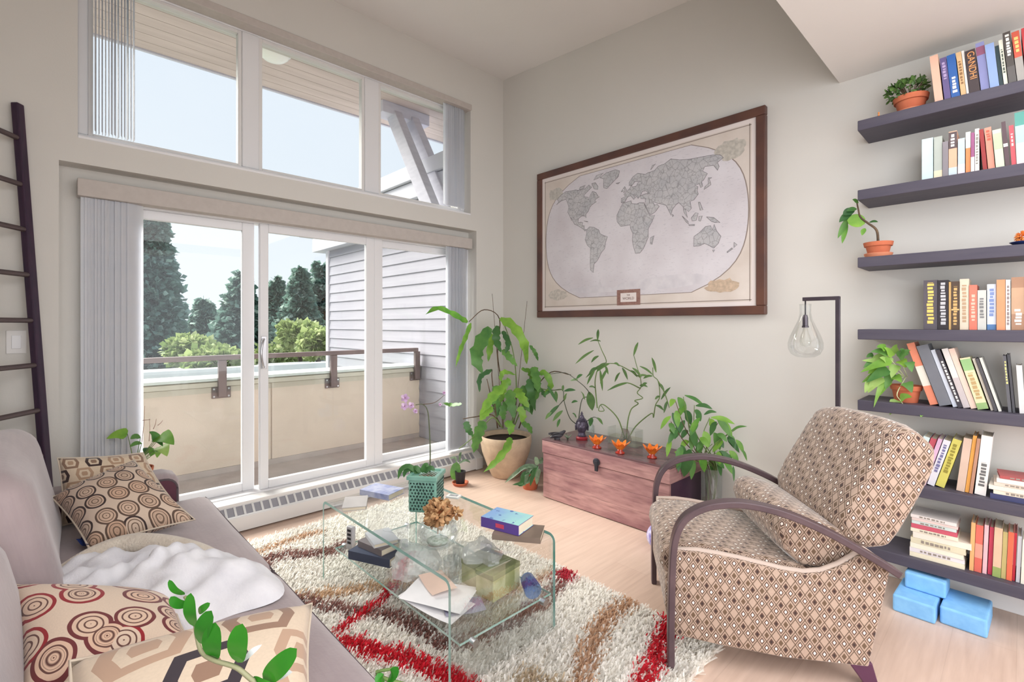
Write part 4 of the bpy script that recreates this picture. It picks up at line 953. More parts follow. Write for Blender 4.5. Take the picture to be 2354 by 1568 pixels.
def pile():
    rs = np.random.RandomState(3); n = 90000
    x = rs.uniform(RX0 - .008, RX1 + .008, n); y = rs.uniform(RY0, RY1 + .008, n)
    col = np.zeros((n, 3)); base = np.array(s2l((255, 252, 246))[:3]); col[:] = base
    jx = x + rs.normal(0, .012, n); jy = y + rs.normal(0, .012, n)
    for pts, hw_, c in STROKES:
        P = np.array([unz(a, b, .03) for a, b in pts]); best = np.full(n, 9.)
        for i in range(len(P) - 1):
            a, b = P[i], P[i + 1]; d = b - a; L = max(1e-9, d @ d); t = np.clip(((jx - a[0]) * d[0] + (jy - a[1]) * d[1]) / L, 0, 1)
            best = np.minimum(best, np.hypot(jx - a[0] - t * d[0], jy - a[1] - t * d[1]))
        m_ = best < hw_ * rs.uniform(.75, 1.15, n); m_ &= rs.rand(n) < (.97 if c[0] > 195 and c[1] < 80 else .82); col[m_] = np.array(s2l(c)[:3])
    col *= rs.uniform(.90, 1.0, (n, 1)); fl = rs.rand(n) < .05; col[fl] *= .8
    an = rs.uniform(0, 2 * np.pi, n); L = rs.uniform(.022, .038, n); le = rs.uniform(.45, .96, n); tl = .9 + rs.normal(0, 1.0, n)
    dx, dy = np.cos(tl) * le, np.sin(tl) * le; hz = np.sqrt(np.clip(1 - le ** 2, .1, 1)); w_ = .0042
    ax_, ay_ = np.cos(an) * w_, np.sin(an) * w_
    V = np.zeros((n, 4, 3)); x -= rc.x; y -= rc.y
    V[:, 0] = np.stack([x - ax_, y - ay_, np.full(n, .010)], 1); V[:, 1] = np.stack([x + ax_, y + ay_, np.full(n, .010)], 1)
    V[:, 2] = np.stack([x + dx * L + ax_ * .7, y + dy * L + ay_ * .7, .010 + hz * L], 1); V[:, 3] = np.stack([x + dx * L - ax_ * .7, y + dy * L - ay_ * .7, .010 + hz * L], 1)
    me = bpy.data.meshes.new('pile'); me.vertices.add(n * 4); me.vertices.foreach_set('co', V.reshape(-1)); me.loops.add(n * 4); me.loops.foreach_set('vertex_index', np.arange(n * 4, dtype=np.int32))
    me.polygons.add(n); me.polygons.foreach_set('loop_start', np.arange(0, n * 4, 4, dtype=np.int32)); me.update(calc_edges=True)
    at = me.attributes.new('yarn', 'FLOAT_COLOR', 'FACE'); at.data.foreach_set('color', np.concatenate([col, np.ones((n, 1))], 1).reshape(-1).astype(np.float32))
    m, t, b = newmat('shag_yarn'); a_ = t.new('ShaderNodeAttribute'); a_.attribute_name = 'yarn'
    t.l.new(a_.outputs['Color'], b.inputs['Base Color']); b.inputs['Roughness'].default_value = .9
    tr = t.new('ShaderNodeBsdfTranslucent'); t.l.new(a_.outputs['Color'], tr.inputs[0]); ms = t.new('ShaderNodeMixShader'); ms.inputs[0].default_value = .5
    t.l.new(b.outputs[0], ms.inputs[1]); t.l.new(tr.outputs[0], ms.inputs[2]); t.l.new(ms.outputs[0], t.n['Material Output'].inputs[0])
    o = obj('pile', me, m, RG, fix=False); o['kind'] = 'stuff'
pile()

# ------------------------------------------------------------------ bent-glass coffee table
TB = thing('coffee_table', 'bent clear glass coffee table with a lower glass shelf', 'table', (1.55, -1.89, .012))
M_tg = glassmat('table_glass', (.99, 1.0, .996), refl=.08)
M_ge = mat('green_glass_edge', (104, 172, 160), (206, 232, 225), rough=.12, scale=6, stretch=(.6, 1, 1), spec=.7)
def bentprof(x0, x1, z1, th, r_):
    out = [(x0, 0)]; inn = [(x0 + th, 0)]
    for cxx, a0, a1 in ((x0 + r_, 180, 90), (x1 - r_, 90, 0)):
        for k in range(7):
            a = R(lerp(a0, a1, k / 6)); out.append((cxx + r_ * cos(a), z1 - r_ + r_ * sin(a))); inn.append((cxx + (r_ - th) * cos(a), z1 - r_ + (r_ - th) * sin(a)))
    out.append((x1, 0)); inn.append((x1 - th, 0)); return out, inn
ou, inn = bentprof(-.535, .535, .408, .012, .035)
def strip(y0, y1, A, B):
    m_ = MB(); n = len(A)
    for i in range(n): m_.v += [(A[i][0], y0, A[i][1]), (A[i][0], y1, A[i][1]), (B[i][0], y1, B[i][1]), (B[i][0], y0, B[i][1])]
    for i in range(n - 1):
        a = i * 4; b = a + 4; m_.f += [(a, b, b + 1, a + 1), (a + 2, b + 2, b + 3, a + 3)]
    return m_
obj('glass_body', strip(-.270, .270, ou, inn), M_tg, TB, auto=30, fix=False)
for y in (-.2705, .2695):
    e = MB(); n = len(ou)
    for i in range(n): e.v += [(ou[i][0], y, ou[i][1]), (inn[i][0], y, inn[i][1]), (inn[i][0], y + .001, inn[i][1]), (ou[i][0], y + .001, ou[i][1])]
    for i in range(n - 1):
        a = i * 4; b = a + 4; e.f += [(a, a + 1, b + 1, b), (a + 2, a + 3, b + 3, b + 2)]
    obj('polished_edge', e, M_ge, TB, fix=False)
sh = obj('glass_shelf', MB().add([(-.515, -.215, .158), (.515, -.215, .158), (.515, .265, .158), (-.515, .265, .158), (-.515, -.215, .150), (.515, -.215, .150), (.515, .265, .150), (-.515, .265, .150)], [(0, 1, 2, 3), (7, 6, 5, 4)]), M_tg, TB, fix=False)
obj('polished_edge', MB().bb((-.515, -.2155, .150), (.515, -.2145, .158)).bb((-.515, .2645, .150), (.515, .2655, .158)).bb((-.5155, -.215, .150), (-.5145, .265, .158)).bb((.5145, -.215, .150), (.5155, .265, .158)), M_ge, sh)
for x in (-.525, .525):
    for y in (-.16, .21): obj('steel_fitting', MB().tube([(x - .012, y, .145), (x + .012, y, .145)], .014, 14), M_steel, TB, smooth=False, auto=40)
TZ = .012 + .408 + .0008; SZ = .012 + .158 + .0008

def flatbook(label, c, loc, w_, d_, t, rz, group=None, top=None, spine_letter=None):
    """book lying flat; loc = centre of its underside; w_ along local x (spine at -y side)"""
    o = thing('book', label, 'book', loc, rotz=rz, group=group); b = .0022
    obj('cover', MB().bb((-w_ / 2, -d_ / 2, 0), (w_ / 2, d_ / 2, b)).bb((-w_ / 2, -d_ / 2, t - b), (w_ / 2, d_ / 2, t)).bb((-w_ / 2, -d_ / 2, b), (w_ / 2, -d_ / 2 + b, t - b)), top or bookmat(c), o)
    obj('pages', MB().bb((-w_ / 2 + .003, -d_ / 2 + b, b), (w_ / 2 - .003, d_ / 2 - .004, t - b)), M_page, o)
    if spine_letter: obj('spine_lettering', MB().bb((-w_ * .1, -d_ / 2 - .0008, t * .3), (w_ * .12, -d_ / 2 + .0002, t * .7)), bookmat(spine_letter), o)
    return o
def cover_mat(name, a, b_, c):
    m, t, b = newmat(name); co = t.coord('Object'); x, y, z = t.sep(co); f = t.noise(co, 12, 4)
    col = t.mix((x * 6 + .5 + (f - .5) * 1.2).clampramp(0, 1), s2l(a), s2l(b_)); col = t.mix(t.noise(co, 30, 3).gt(.62), col, s2l(c)); up = t.new('ShaderNodeNewGeometry'); nz_ = t.sep(up.outputs['Normal'])[2]
    col = t.mix(nz_.gt(.7), s2l((96, 74, 150)), col); t.l.new(col.s, b.inputs['Base Color']); b.inputs['Roughness'].default_value = .35; return m
BG = 'books on the coffee table'
flatbook('worn brown hardback under the purple paperback on the glass table', (132, 116, 104), (1.985, -1.735, TZ), .20, .13, .022, R(35), BG)
flatbook('thick purple paperback with blue cover art on the glass table', (98, 76, 152), (1.925, -1.745, TZ + .0232), .185, .125, .042, R(15), BG, top=cover_mat('purple_paperback_cover', (140, 176, 222), (170, 224, 220), (90, 120, 180)), spine_letter=(214, 80, 110))
flatbook('lower pale grey paperback at the window end of the glass table', (196, 192, 190), (1.195, -2.075, TZ), .15, .11, .018, R(-30), BG)
flatbook('blue-white paperback lying open-side out at the far corner of the glass table', (196, 202, 226), (1.145, -1.905, TZ), .19, .12, .028, R(20), BG, top=mat('blue_white_cover', (206, 210, 228), (150, 160, 204), scale=22))
cd_ = thing('playing_card_box', 'small white card case near the far edge of the glass table', 'box', (1.44, -1.665, TZ), rotz=.5)
obj('case', MB().bb((-.035, -.022, 0), (.035, .022, .010)), mat('white_card', (226, 226, 222), rough=.5), cd_, bevel=.002)
obj('label', MB().bb((-.022, -.012, .0100), (.022, .012, .0106)), mat('card_print', (128, 128, 132), (190, 190, 190), scale=70), cd_)

# pierced celadon planter with orchid
PL = thing('orchid_planter', 'square celadon ceramic planter with pierced sides on the glass table', 'planter', (1.465, -1.845, TZ), rotz=R(38))
def celadon():
    m, t, b = newmat('celadon_glaze'); co = t.coord('Object'); c = t.mix(t.noise(co, 9, 3).clampramp(.3, .7), s2l((138, 184, 168)), s2l((98, 150, 134)))
    t.l.new(c.s, b.inputs['Base Color']); b.inputs['Roughness'].default_value = .2; return m
M_cel = celadon(); M_hole = mat('pierced_shadow', (40, 62, 58), rough=.8)
s_ = .068; H_ = .165
obj('body', MB().box((0, 0, H_ / 2), (2 * s_, 2 * s_, H_)), M_cel, PL, bevel=.012, seg=3)
obj('rim', MB().add([(sx_ * k, sy_ * k, z) for k, z in ((s_ + .006, H_ - .012), (s_ + .006, H_ + .006), (s_ - .012, H_ + .006), (s_ - .012, H_ - .012)) for sx_, sy_ in ((-1, -1), (1, -1), (1, 1), (-1, 1))],
    [(a * 4 + k, a * 4 + (k + 1) % 4, b * 4 + (k + 1) % 4, b * 4 + k) for a, b in ((0, 1), (1, 2), (2, 3)) for k in range(4)]), M_cel, PL, bevel=.003)
hm = None; rgp = random.Random(8)
for f in range(4):
    for i in range(8):
        for j in range(9):
            a = R(90 * f); x = -s_ + .014 + i * .0155 + (j % 2) * .007; z = .018 + j * .0148
            if x > s_ - .012: continue
            if hm is None:
                hm = mesh('pierced_hole', MB().add([(-.0055, -.0008, 0), (0, -.0008, -.0075), (.0055, -.0008, 0), (0, -.0008, .0075), (0, .0006, 0)], [(0, 1, 2, 3), (0, 3, 4), (3, 2, 4), (2, 1, 4), (1, 0, 4)])); hm.materials.append(M_hole)
            place(hm, 'pierced_hole', PL, Matrix.Rotation(a, 4, 'Z') @ Matrix.Translation((x, -s_ - .0002, z)) @ Matrix.Rotation(R(rgp.choice((0, 45, -45))), 4, 'Y') @ Matrix.Scale(rgp.uniform(.8, 1.25), 4))
obj('bark_mix', MB().grid(lambda u, v: ((u - .5) * .115, (v - .5) * .115, H_ - .004 + .012 * sin(40 * u) * sin(37 * v + 1)), 12, 12, uvs=False), mat('bark_chips', (130, 84, 66), (92, 60, 50), rough=.95, scale=60, bump=.6), PL)

# dried flower head standing in a glass bowl
GB = thing('glass_bowl', 'clear round glass bowl holding the dried flower', 'bowl', (1.83, -2.035, TZ))
M_cg = glassmat('clear_bowl_glass', (.96, .975, .975), refl=.14, haze=.05)
obj('bowl', MB().lathe([(r_ * 1.2, z_ * 1.05) for r_, z_ in [(.0, .004), (.045, .004), (.062, .02), (.070, .045), (.064, .075), (.05, .092), (.047, .092), (.060, .075), (.066, .045), (.058, .022), (.043, .008), (0, .008)]], 28), M_cg, GB, smooth=True)
obj('pebbles', MB().lathe([(0, .009), (.04, .010), (.045, .022), (.02, .03), (0, .032)], 12), mat('green_pebbles', (120, 140, 116), (190, 196, 186), rough=.5, scale=70), GB, smooth=True)
DF = thing('dried_flower', 'golden-brown dried flower head in the glass bowl', 'flower', (1.83, -2.035, TZ + .10))
M_dry = leafmat('dried_petal', (232, 200, 150), (166, 106, 64), scale=30, rough=.8, tl=.2)
rgd = random.Random(2); pm_ = mesh('petal', MB().grid(lambda u, v: ((v * .030), (u - .5) * .026 * sin(pi * min(1, v * .9 + .1)), .006 * cos(6 * u) + .010 * v * v), 5, 4, uvs=False)); pm_.materials.append(M_dry); pm_.polygons.foreach_set('use_smooth', [True] * len(pm_.polygons))
obj('stem', MB().tube([(0, 0, -.055), (.004, 0, 0)], .003, 6), mat('dry_stem', (140, 110, 70), rough=.9), DF)
obj('heart', MB().lathe([(0, -.006), (.022, .004), (.030, .025), (.022, .045), (0, .055)], 12), mat('dry_heart', (150, 86, 48), (110, 58, 34), rough=.9, scale=40), DF, smooth=True)
for i in range(150):
    d = Vector((rgd.gauss(0, 1), rgd.gauss(0, 1), rgd.gauss(.1, .9))).normalized(); q = d.to_track_quat('X', 'Z').to_matrix().to_4x4()
    place(pm_, 'petal', DF, Matrix.Translation(Vector((0, 0, .030)) + d * rgd.uniform(.020, .038)) @ q @ Matrix.Rotation(rgd.uniform(0, 6.3), 4, 'X') @ Matrix.Rotation(rgd.uniform(-.9, .9), 4, 'Y') @ Matrix.Scale(rgd.uniform(.7, 1.2), 4))
for i in range(26):
    d = Vector((rgd.gauss(0, 1), rgd.gauss(0, 1), rgd.gauss(.1, .9))).normalized(); q = d.to_track_quat('X', 'Z').to_matrix().to_4x4()
    place(pm_, 'petal', DF, Matrix.Translation(Vector((.050, .050, .030)) + d * .010) @ q @ Matrix.Rotation(rgd.uniform(0, 6.3), 4, 'X') @ Matrix.Scale(rgd.uniform(.5, .8), 4))

# things on the glass shelf
flatbook('thick dark-covered hardback at the bottom of the stack under the glass table', (74, 82, 104), (1.27, -1.985, SZ), .24, .17, .040, R(24), 'books on the table shelf')
flatbook('grey paperback on the dark hardback under the glass table', (132, 124, 126), (1.265, -1.980, SZ + .0410), .18, .13, .030, R(10), 'books on the table shelf')
flatbook('slim pale book topping the stack under the glass table', (206, 208, 214), (1.26, -1.97, SZ + .0720), .16, .12, .018, R(-12), 'books on the table shelf')
rem = thing('remote_control', 'silver remote control on end beside the books on the table shelf', 'remote', (1.105, -2.055, SZ), rotz=.3)
obj('body', MB().bb((-.022, -.012, 0), (.022, .012, .115)), mat('silver_plastic', (196, 194, 198), rough=.4), rem, bevel=.006)
for k in range(4): obj('button', MB().bb((-.012, -.0135, .03 + k * .02), (.012, -.0115, .042 + k * .02)), M_dark, rem, bevel=.002)
def sheet(label, loc, rz, w_, d_, c, curl, group=None, seed=0):
    rgx = random.Random(seed); p = rgx.uniform(0, 6)
    o = tag(obj('paper_sheet', MB().grid(lambda u, v: ((u - .5) * w_, (v - .5) * d_, .0015 + curl * ((1 - u) ** 3) + .003 * (1 + sin(5 * u + 3 * v + p))), 14, 10, uvs=False), mat('paper_%d%d' % (c[0], c[2]), c, tuple(k * .96 for k in c), rough=.8, scale=9), smooth=True), label, 'paper', group)
    o.location = loc; o.rotation_euler = (0, 0, rz); return o
PG = 'loose papers on the table shelf'
sheet('white paper sheet curling over the near edge of the table shelf', (1.80, -2.005, SZ), R(14), .28, .19, (240, 238, 240), .02, PG, 1)
sheet('second white sheet fanned on top of the curling paper', (1.78, -1.99, SZ + .013), R(28), .27, .19, (246, 244, 246), .012, PG, 2)
sheet('pale peach sheet lying on the white papers', (1.72, -1.96, SZ + .026), R(-12), .16, .11, (236, 206, 190), .01, PG, 3)
sheet('grey-blue leaflet sticking out below the papers', (1.90, -1.96, SZ + .001), R(65), .16, .10, (150, 148, 168), .0, PG, 4)
# crumpled clear plastic bag
def crumple(label, loc, rx, ry, rz_, m, seed, name, cat):
    rgx = random.Random(seed); ph = [rgx.uniform(0, 6) for _ in range(9)]
    def fn(u, v):
        a = 2 * pi * u; e = pi * (v * .5); d = Vector((cos(a) * cos(e), sin(a) * cos(e), sin(e)))
        k = 1 + .16 * sin(4 * d.x + ph[0] + 3 * d.z) + .12 * sin(5 * d.y + ph[1] + 3 * d.x) + .05 * sin(11 * d.x + 8 * d.y + ph[2]) + .035 * sin(14 * d.z + 9 * d.y + ph[3])
        return (rx * d.x * k, ry * d.y * k, max(.001, rz_ * d.z * k))
    t = thing(name, label, cat, loc)
    obj('film', MB().grid(fn, 40, 16, uvs=False), m, t, weld=True, auto=25)
    return t
M_film = glassmat('plastic_film', (.96, .97, .97), refl=.35, rough=.12, haze=.34, hazec=(244, 248, 250))
crumple('crumpled clear plastic bag in the middle of the table shelf', (1.50, -1.93, SZ), .13, .11, .10, M_film, 3, 'plastic_bag', 'bag')
crumple('crumpled plastic bag lying over the olive boxes under the table', (1.81, -1.775, SZ + .112), .10, .08, .06, M_film, 7, 'plastic_bag', 'bag')
def obox(label, loc, rz, d_):
    t = thing('storage_tin', label, 'box', loc, rotz=rz); m = mat('olive_print', (150, 156, 96), (196, 196, 150), rough=.45, scale=16)
    obj('body', MB().box((0, 0, d_[2] * .40), (d_[0], d_[1], d_[2] * .8)), m, t, bevel=.004); obj('lid', MB().box((0, 0, d_[2] * .9), (d_[0] + .004, d_[1] + .004, d_[2] * .2)), mat('olive_lid', (120, 130, 84), (150, 156, 110), rough=.45, scale=12), t, bevel=.004)
obox('olive patterned tin box at the near corner of the table shelf', (1.90, -1.775, SZ), R(6), (.10, .17, .11)); obox('second olive patterned tin box beside the papers on the table shelf', (1.785, -1.765, SZ), R(4), (.10, .16, .105))
BC = thing('blue_cup', 'translucent blue plastic cup lying on the table shelf', 'cup', (2.005, -1.69, SZ + .036), rot=(R(90), 0, R(60)))
obj('cup', MB().lathe([(0, -.04), (.030, -.04), (.036, .05), (.034, .05), (.028, -.036), (0, -.036)], 20), glassmat('blue_plastic', (.35, .6, .9), refl=.2, haze=.25, hazec=(90, 140, 210)), BC, smooth=True)
for i, (sx_, px_, py_) in enumerate(((0.038, 1.70, -1.87), (.04, 1.62, -1.76))):
    o = tag(obj('glass_tumbler', MB().lathe([(0, 0), (sx_ * .8, 0), (sx_, .1), (sx_ - .002, .1), (sx_ * .77, .006), (0, .006)], 20), M_cg, smooth=True), ('clear tumbler standing behind the papers on the table shelf', 'clear tumbler beside the crumpled bag on the table shelf')[i], 'glass'); o.location = (px_, py_, SZ)

# ------------------------------------------------------------------ wooden chest
CH = thing('wooden_chest', 'reddish wooden storage chest with dark latch against the wall', 'chest', (1.50, -.25, 0))
def chestwood():
    m, t, b = newmat('rosewood_plank'); co = t.coord('Object'); wv = t.noise(t.vscale(co, (1.0, 1, 4.5)), 2.6, 5, rough=.6); f = t.noise(t.vscale(co, (1.5, 1, 14)), 4, 4)
    c = t.mix(wv.clampramp(.35, .65), s2l((190, 148, 144)), s2l((142, 100, 104))); c = t.mix(f.clampramp(.5, .75) * .6, c, s2l((104, 66, 72)))
    t.l.new(c.s, b.inputs['Base Color']); b.inputs['Roughness'].default_value = .4; return m
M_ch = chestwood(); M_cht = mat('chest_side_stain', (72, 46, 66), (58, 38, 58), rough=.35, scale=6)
x0, x1, y0, y1 = -.56, .47, -.205, .215; hz = .335; Hc = .43
for i in range(3):
    z = .006 + i * (hz - .006) / 3; obj('plank', MB().bb((x0, y0, z), (x1, y0 + .02, z + (hz - .006) / 3 - .0008)), M_ch, CH, bevel=.0015)
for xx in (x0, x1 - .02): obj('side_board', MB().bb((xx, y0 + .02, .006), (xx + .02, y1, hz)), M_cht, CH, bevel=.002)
obj('back_board', MB().bb((x0 + .02, y1 - .02, .006), (x1 - .02, y1, hz)), M_ch, CH)
obj('floor_board', MB().bb((x0 + .02, y0 + .02, .006), (x1 - .02, y1 - .02, .02)), M_ch, CH)
lid = obj('lid', MB().bb((x0 - .006, y0 - .006, hz + .002), (x1 + .006, y1 + .004, Hc)), M_ch, CH, bevel=.004)
obj('lid_top', MB().bb((x0 - .008, y0 - .008, Hc), (x1 + .008, y1 + .006, Hc + .012)), mat('lid_veneer', (116, 88, 90), (98, 72, 78), rough=.2, scale=4, stretch=(1, 7, 1)), lid, bevel=.003)
lt = obj('latch', MB().lathe([(0, 0), (.026, 0), (.028, .006), (.02, .010), (0, .010)], 16).shift((x0 + .50, y0 - .006, hz + .030), Matrix.Rotation(R(90), 3, 'X')), mat('black_iron', (58, 58, 66), rough=.45, metal=.6), CH, auto=40)
obj('hasp', MB().bb((x0 + .488, y0 - .018, hz - .03), (x0 + .512, y0 - .006, hz + .04)), mat('black_iron', (58, 58, 66)), lt, bevel=.003)
CTZ = Hc + .0128

# things on the chest
MO = None
def lotus(label, x, y):
    t = thing('candle_holder', label, 'candle holder', (x, y, CTZ), group='orange candle holders on the chest')
    m = glassmat('amber_glass', (.98, .42, .10), refl=.2, haze=.45, hazec=(244, 120, 34)); m2 = mat('amber_core', (250, 170, 60), rough=.4)
    obj('foot', MB().lathe([(0, 0), (.030, 0), (.032, .006), (.016, .018), (.020, .026), (0, .026)], 18), mat('red_glass', (176, 44, 24), rough=.15, spec=.8), t, smooth=True)
    global MO
    if MO is None:
        MO = mesh('petal', MB().grid(lambda u, v: (.012 + .046 * v ** 1.15, (u - .5) * .034 * (1 - .9 * v ** 2.2) * (.6 + v * 1.1), .022 + .050 * v), 4, 6, uvs=False)); MO.materials.append(mat('orange_petal', (240, 116, 40), (252, 166, 70), rough=.2, scale=30)); MO.polygons.foreach_set('use_smooth', [True] * 24)
    for k in range(8): place(MO, 'petal', t, Matrix.Rotation(2 * pi * k / 8, 4, 'Z') @ Matrix.Diagonal((1.15, 1., 1.08, 1)))
    for k in range(8): place(MO, 'petal', t, Matrix.Rotation(2 * pi * (k + .5) / 8, 4, 'Z') @ Matrix.Diagonal((.72, .8, .92, 1)))
    obj('candle', MB().lathe([(0, .026), (.014, .026), (.014, .045), (0, .047)], 14), m2, t, smooth=True)
lotus('orange glass lotus candle holder nearest the buddha head', 1.395, -.40); lotus('middle orange glass lotus candle holder on the chest', 1.585, -.40); lotus('orange glass lotus candle holder at the right end of the chest', 1.79, -.345)
BU = thing('buddha_head', 'small dark buddha head statue on the wooden chest', 'statue', (1.165, -.275, CTZ), rotz=R(35))
M_bu = mat('dark_bronze', (104, 96, 114), (62, 56, 70), rough=.4, scale=24, metal=.35, bump=.3)
obj('base', MB().lathe([(0, 0), (.042, 0), (.044, .014), (.036, .024), (0, .024)], 20), mat('red_base', (146, 40, 48), rough=.5), BU, auto=40)
def headm():
    m_ = MB()
    def fn(u, v):
        a = 2 * pi * u; e = pi * (v - .5); d = Vector((cos(a) * cos(e), sin(a) * cos(e), sin(e))); x, y, z = d.x * .040, d.y * .044, d.z * .055
        if d.y < 0: z2 = abs(d.x); y -= .010 * max(0, 1 - (d.x / .22) ** 2) * max(0, 1 - ((d.z + .08) / .35) ** 2); y += .006 * max(0, 1 - ((z2 - .34) / .2) ** 2) * max(0, 1 - ((d.z - .12) / .18) ** 2); y -= .004 * max(0, 1 - (d.x / .3) ** 2) * max(0, 1 - ((d.z + .5) / .1) ** 2)
        return (x, y, z + .100)
    return m_.grid(fn, 40, 28, uvs=False)
obj('neck', MB().lathe([(.034, .02), (.026, .04), (.024, .06), (.03, .07)], 18), M_bu, BU, smooth=True)
obj('head', headm(), M_bu, BU, smooth=True, weld=True)
hr = MB(); rgb = random.Random(1)
for i in range(150):
    k = (i + .5) / 150; z = 1 - k * 1.05; a = i * 2.39996; r_ = sqrt(max(0, 1 - z * z)); d = Vector((cos(a) * r_, sin(a) * r_, z))
    if d.y < -.25 and d.z < .55: continue
    hr.lathe([(0, -.004), (.0055, -.002), (.0052, .003), (0, .006)], 6, (d.x * .041, .003 + d.y * .045, .106 + d.z * .054))
obj('hair_curls', hr, M_bu, BU, smooth=True)
obj('topknot', MB().lathe([(.020, .150), (.021, .162), (.014, .176), (.008, .186), (.009, .194), (0, .212)], 14), M_bu, BU, smooth=True)
for s in (-1, 1): obj('ear', MB().tube([(s * .041, 0, .120), (s * .045, .002, .100), (s * .043, 0, .068)], [.005, .007, .006], 8), M_bu, BU, smooth=True)
BD = thing('bird_figurine', 'small black carved figurine on the left corner of the chest', 'figurine', (1.03, -.40, CTZ), rotz=R(60))
M_bk = mat('black_lacquer', (44, 42, 48), (96, 94, 100), rough=.3, scale=26)
obj('body', MB().tube(bez([(-.055, 0, .012), (-.02, 0, .026), (.02, 0, .030), (.05, 0, .05), (.068, 0, .058)], 4), [.004, .008, .012, .016, .018, .020, .021, .022, .022, .020, .018, .014, .012, .011, .010, .007, .003], 10), M_bk, BD, smooth=True)
obj('wing', MB().grid(lambda u, v: (-.06 + .10 * u, .014 + .016 * v, .030 + .018 * u * (1 - u) + .012 * v), 8, 3, uvs=False), M_bk, BD, smooth=True); obj('wing', MB().grid(lambda u, v: (-.06 + .10 * u, -.014 - .016 * v, .030 + .018 * u * (1 - u) + .012 * v), 8, 3, uvs=False), M_bk, BD, smooth=True)
obj('base', MB().lathe([(0, 0), (.024, 0), (.020, .010), (0, .012)], 14), M_bk, BD, smooth=True)
SM = thing('air_plant', 'tiny grey-green air plant between the figurine and the buddha head', 'plant', (1.10, -.36, CTZ))
mg = leafmat('grey_green_blade', (168, 186, 158), (120, 140, 116))
for k in range(12):
    a = k * 2.4; obj('blade', MB().tube([(0, 0, .002), (.012 * cos(a), .012 * sin(a), .02), (.030 * cos(a), .030 * sin(a), .034 + .012 * sin(k))], [.004, .003, .0008], 5), mg, SM, smooth=True)

# ------------------------------------------------------------------ floor lamp, yoga blocks, ball
FL = thing('floor_lamp', 'slim dark metal floor lamp with hanging glass bulb shade', 'lamp', (2.805, -.33, 0))
M_lm = mat('gunmetal', (92, 84, 92), (76, 68, 78), rough=.35, metal=.7, scale=7)
obj('base', MB().lathe([(0, 0), (.12, 0), (.12, .012), (.10, .016), (0, .016)], 28), M_lm, FL, auto=40)
obj('pole', MB().bb((-.0095, -.0095, .014), (.0095, .0095, 1.438)), M_lm, FL, bevel=.002)
obj('arm', MB().bb((-.155, -.0085, 1.421), (.0095, .0085, 1.440)), M_lm, FL, bevel=.002)
obj('cord', MB().tube([(-.143, 0, 1.425), (-.143, 0, 1.345)], .0035, 8), mat('black_cord', (40, 38, 42), rough=.6), FL, smooth=True)
obj('socket', MB().lathe([(0, 1.350), (.008, 1.350), (.013, 1.335), (.013, 1.295), (.016, 1.292), (.016, 1.284), (0, 1.284)], 16, (-.143, 0, 0)), M_lm, FL, auto=40)
bl = [(.028, 1.405), (.026, 1.395), (.0255, 1.36), (.032, 1.325), (.050, 1.285), (.070, 1.240), (.080, 1.205), (.079, 1.175), (.066, 1.148), (.042, 1.133), (0, 1.128)]
obj('glass_shade', MB().lathe(bl, 32, (-.143, 0, 0)), glassmat('lamp_glass', (.95, .96, .96), refl=.16), FL, smooth=True)
obj('filament_bulb', MB().lathe([(.011, 1.284), (.014, 1.262), (.024, 1.235), (.027, 1.215), (.020, 1.192), (0, 1.184)], 18, (-.143, 0, 0)), glassmat('filament_glass', (.97, .97, .95), refl=.2), FL, smooth=True)
M_yb = mat('blue_foam', (136, 194, 240), (124, 182, 234), rough=.75, scale=30)
YG = 'blue foam blocks under the shelves'
def fblock(label, loc, rz, d):
    o = tag(obj('foam_block', MB().box((0, 0, d[2] / 2), d), M_yb, bevel=.009, seg=3), label, 'foam block', YG); o.location = loc; o.rotation_euler = (0, 0, rz)
fblock('left blue foam yoga block lying on the floor under the shelves', (3.105, -.265, .0), R(-2), (.148, .23, .076)); fblock('right blue foam yoga block lying on the floor under the shelves', (3.265, -.235, .0), R(-2), (.150, .23, .076)); fblock('blue foam yoga block stacked on top of the other two', (3.13, -.205, .0768), R(-2), (.145, .13, .074))
BA = thing('glass_float', 'purple and silver glitter ball on the floor behind the armchair leg', 'ball', (1.99, -.60, 0))
obj('ball', MB().lathe([(.0, 0)] + [(.075 * cos(R(a)), .075 + .075 * sin(R(a))) for a in range(-80, 81, 10)] + [(0, .15)], 28), mat('purple_glitter', (112, 104, 178), (206, 202, 226), rough=.25, scale=34), BA, smooth=True)
obj('foil_wrap', MB().lathe([(.040, .135), (.052, .150), (.030, .165), (.0, .160)], 14), mat('purple_foil', (150, 140, 200), (90, 84, 160), rough=.3, scale=30), BA, auto=30)
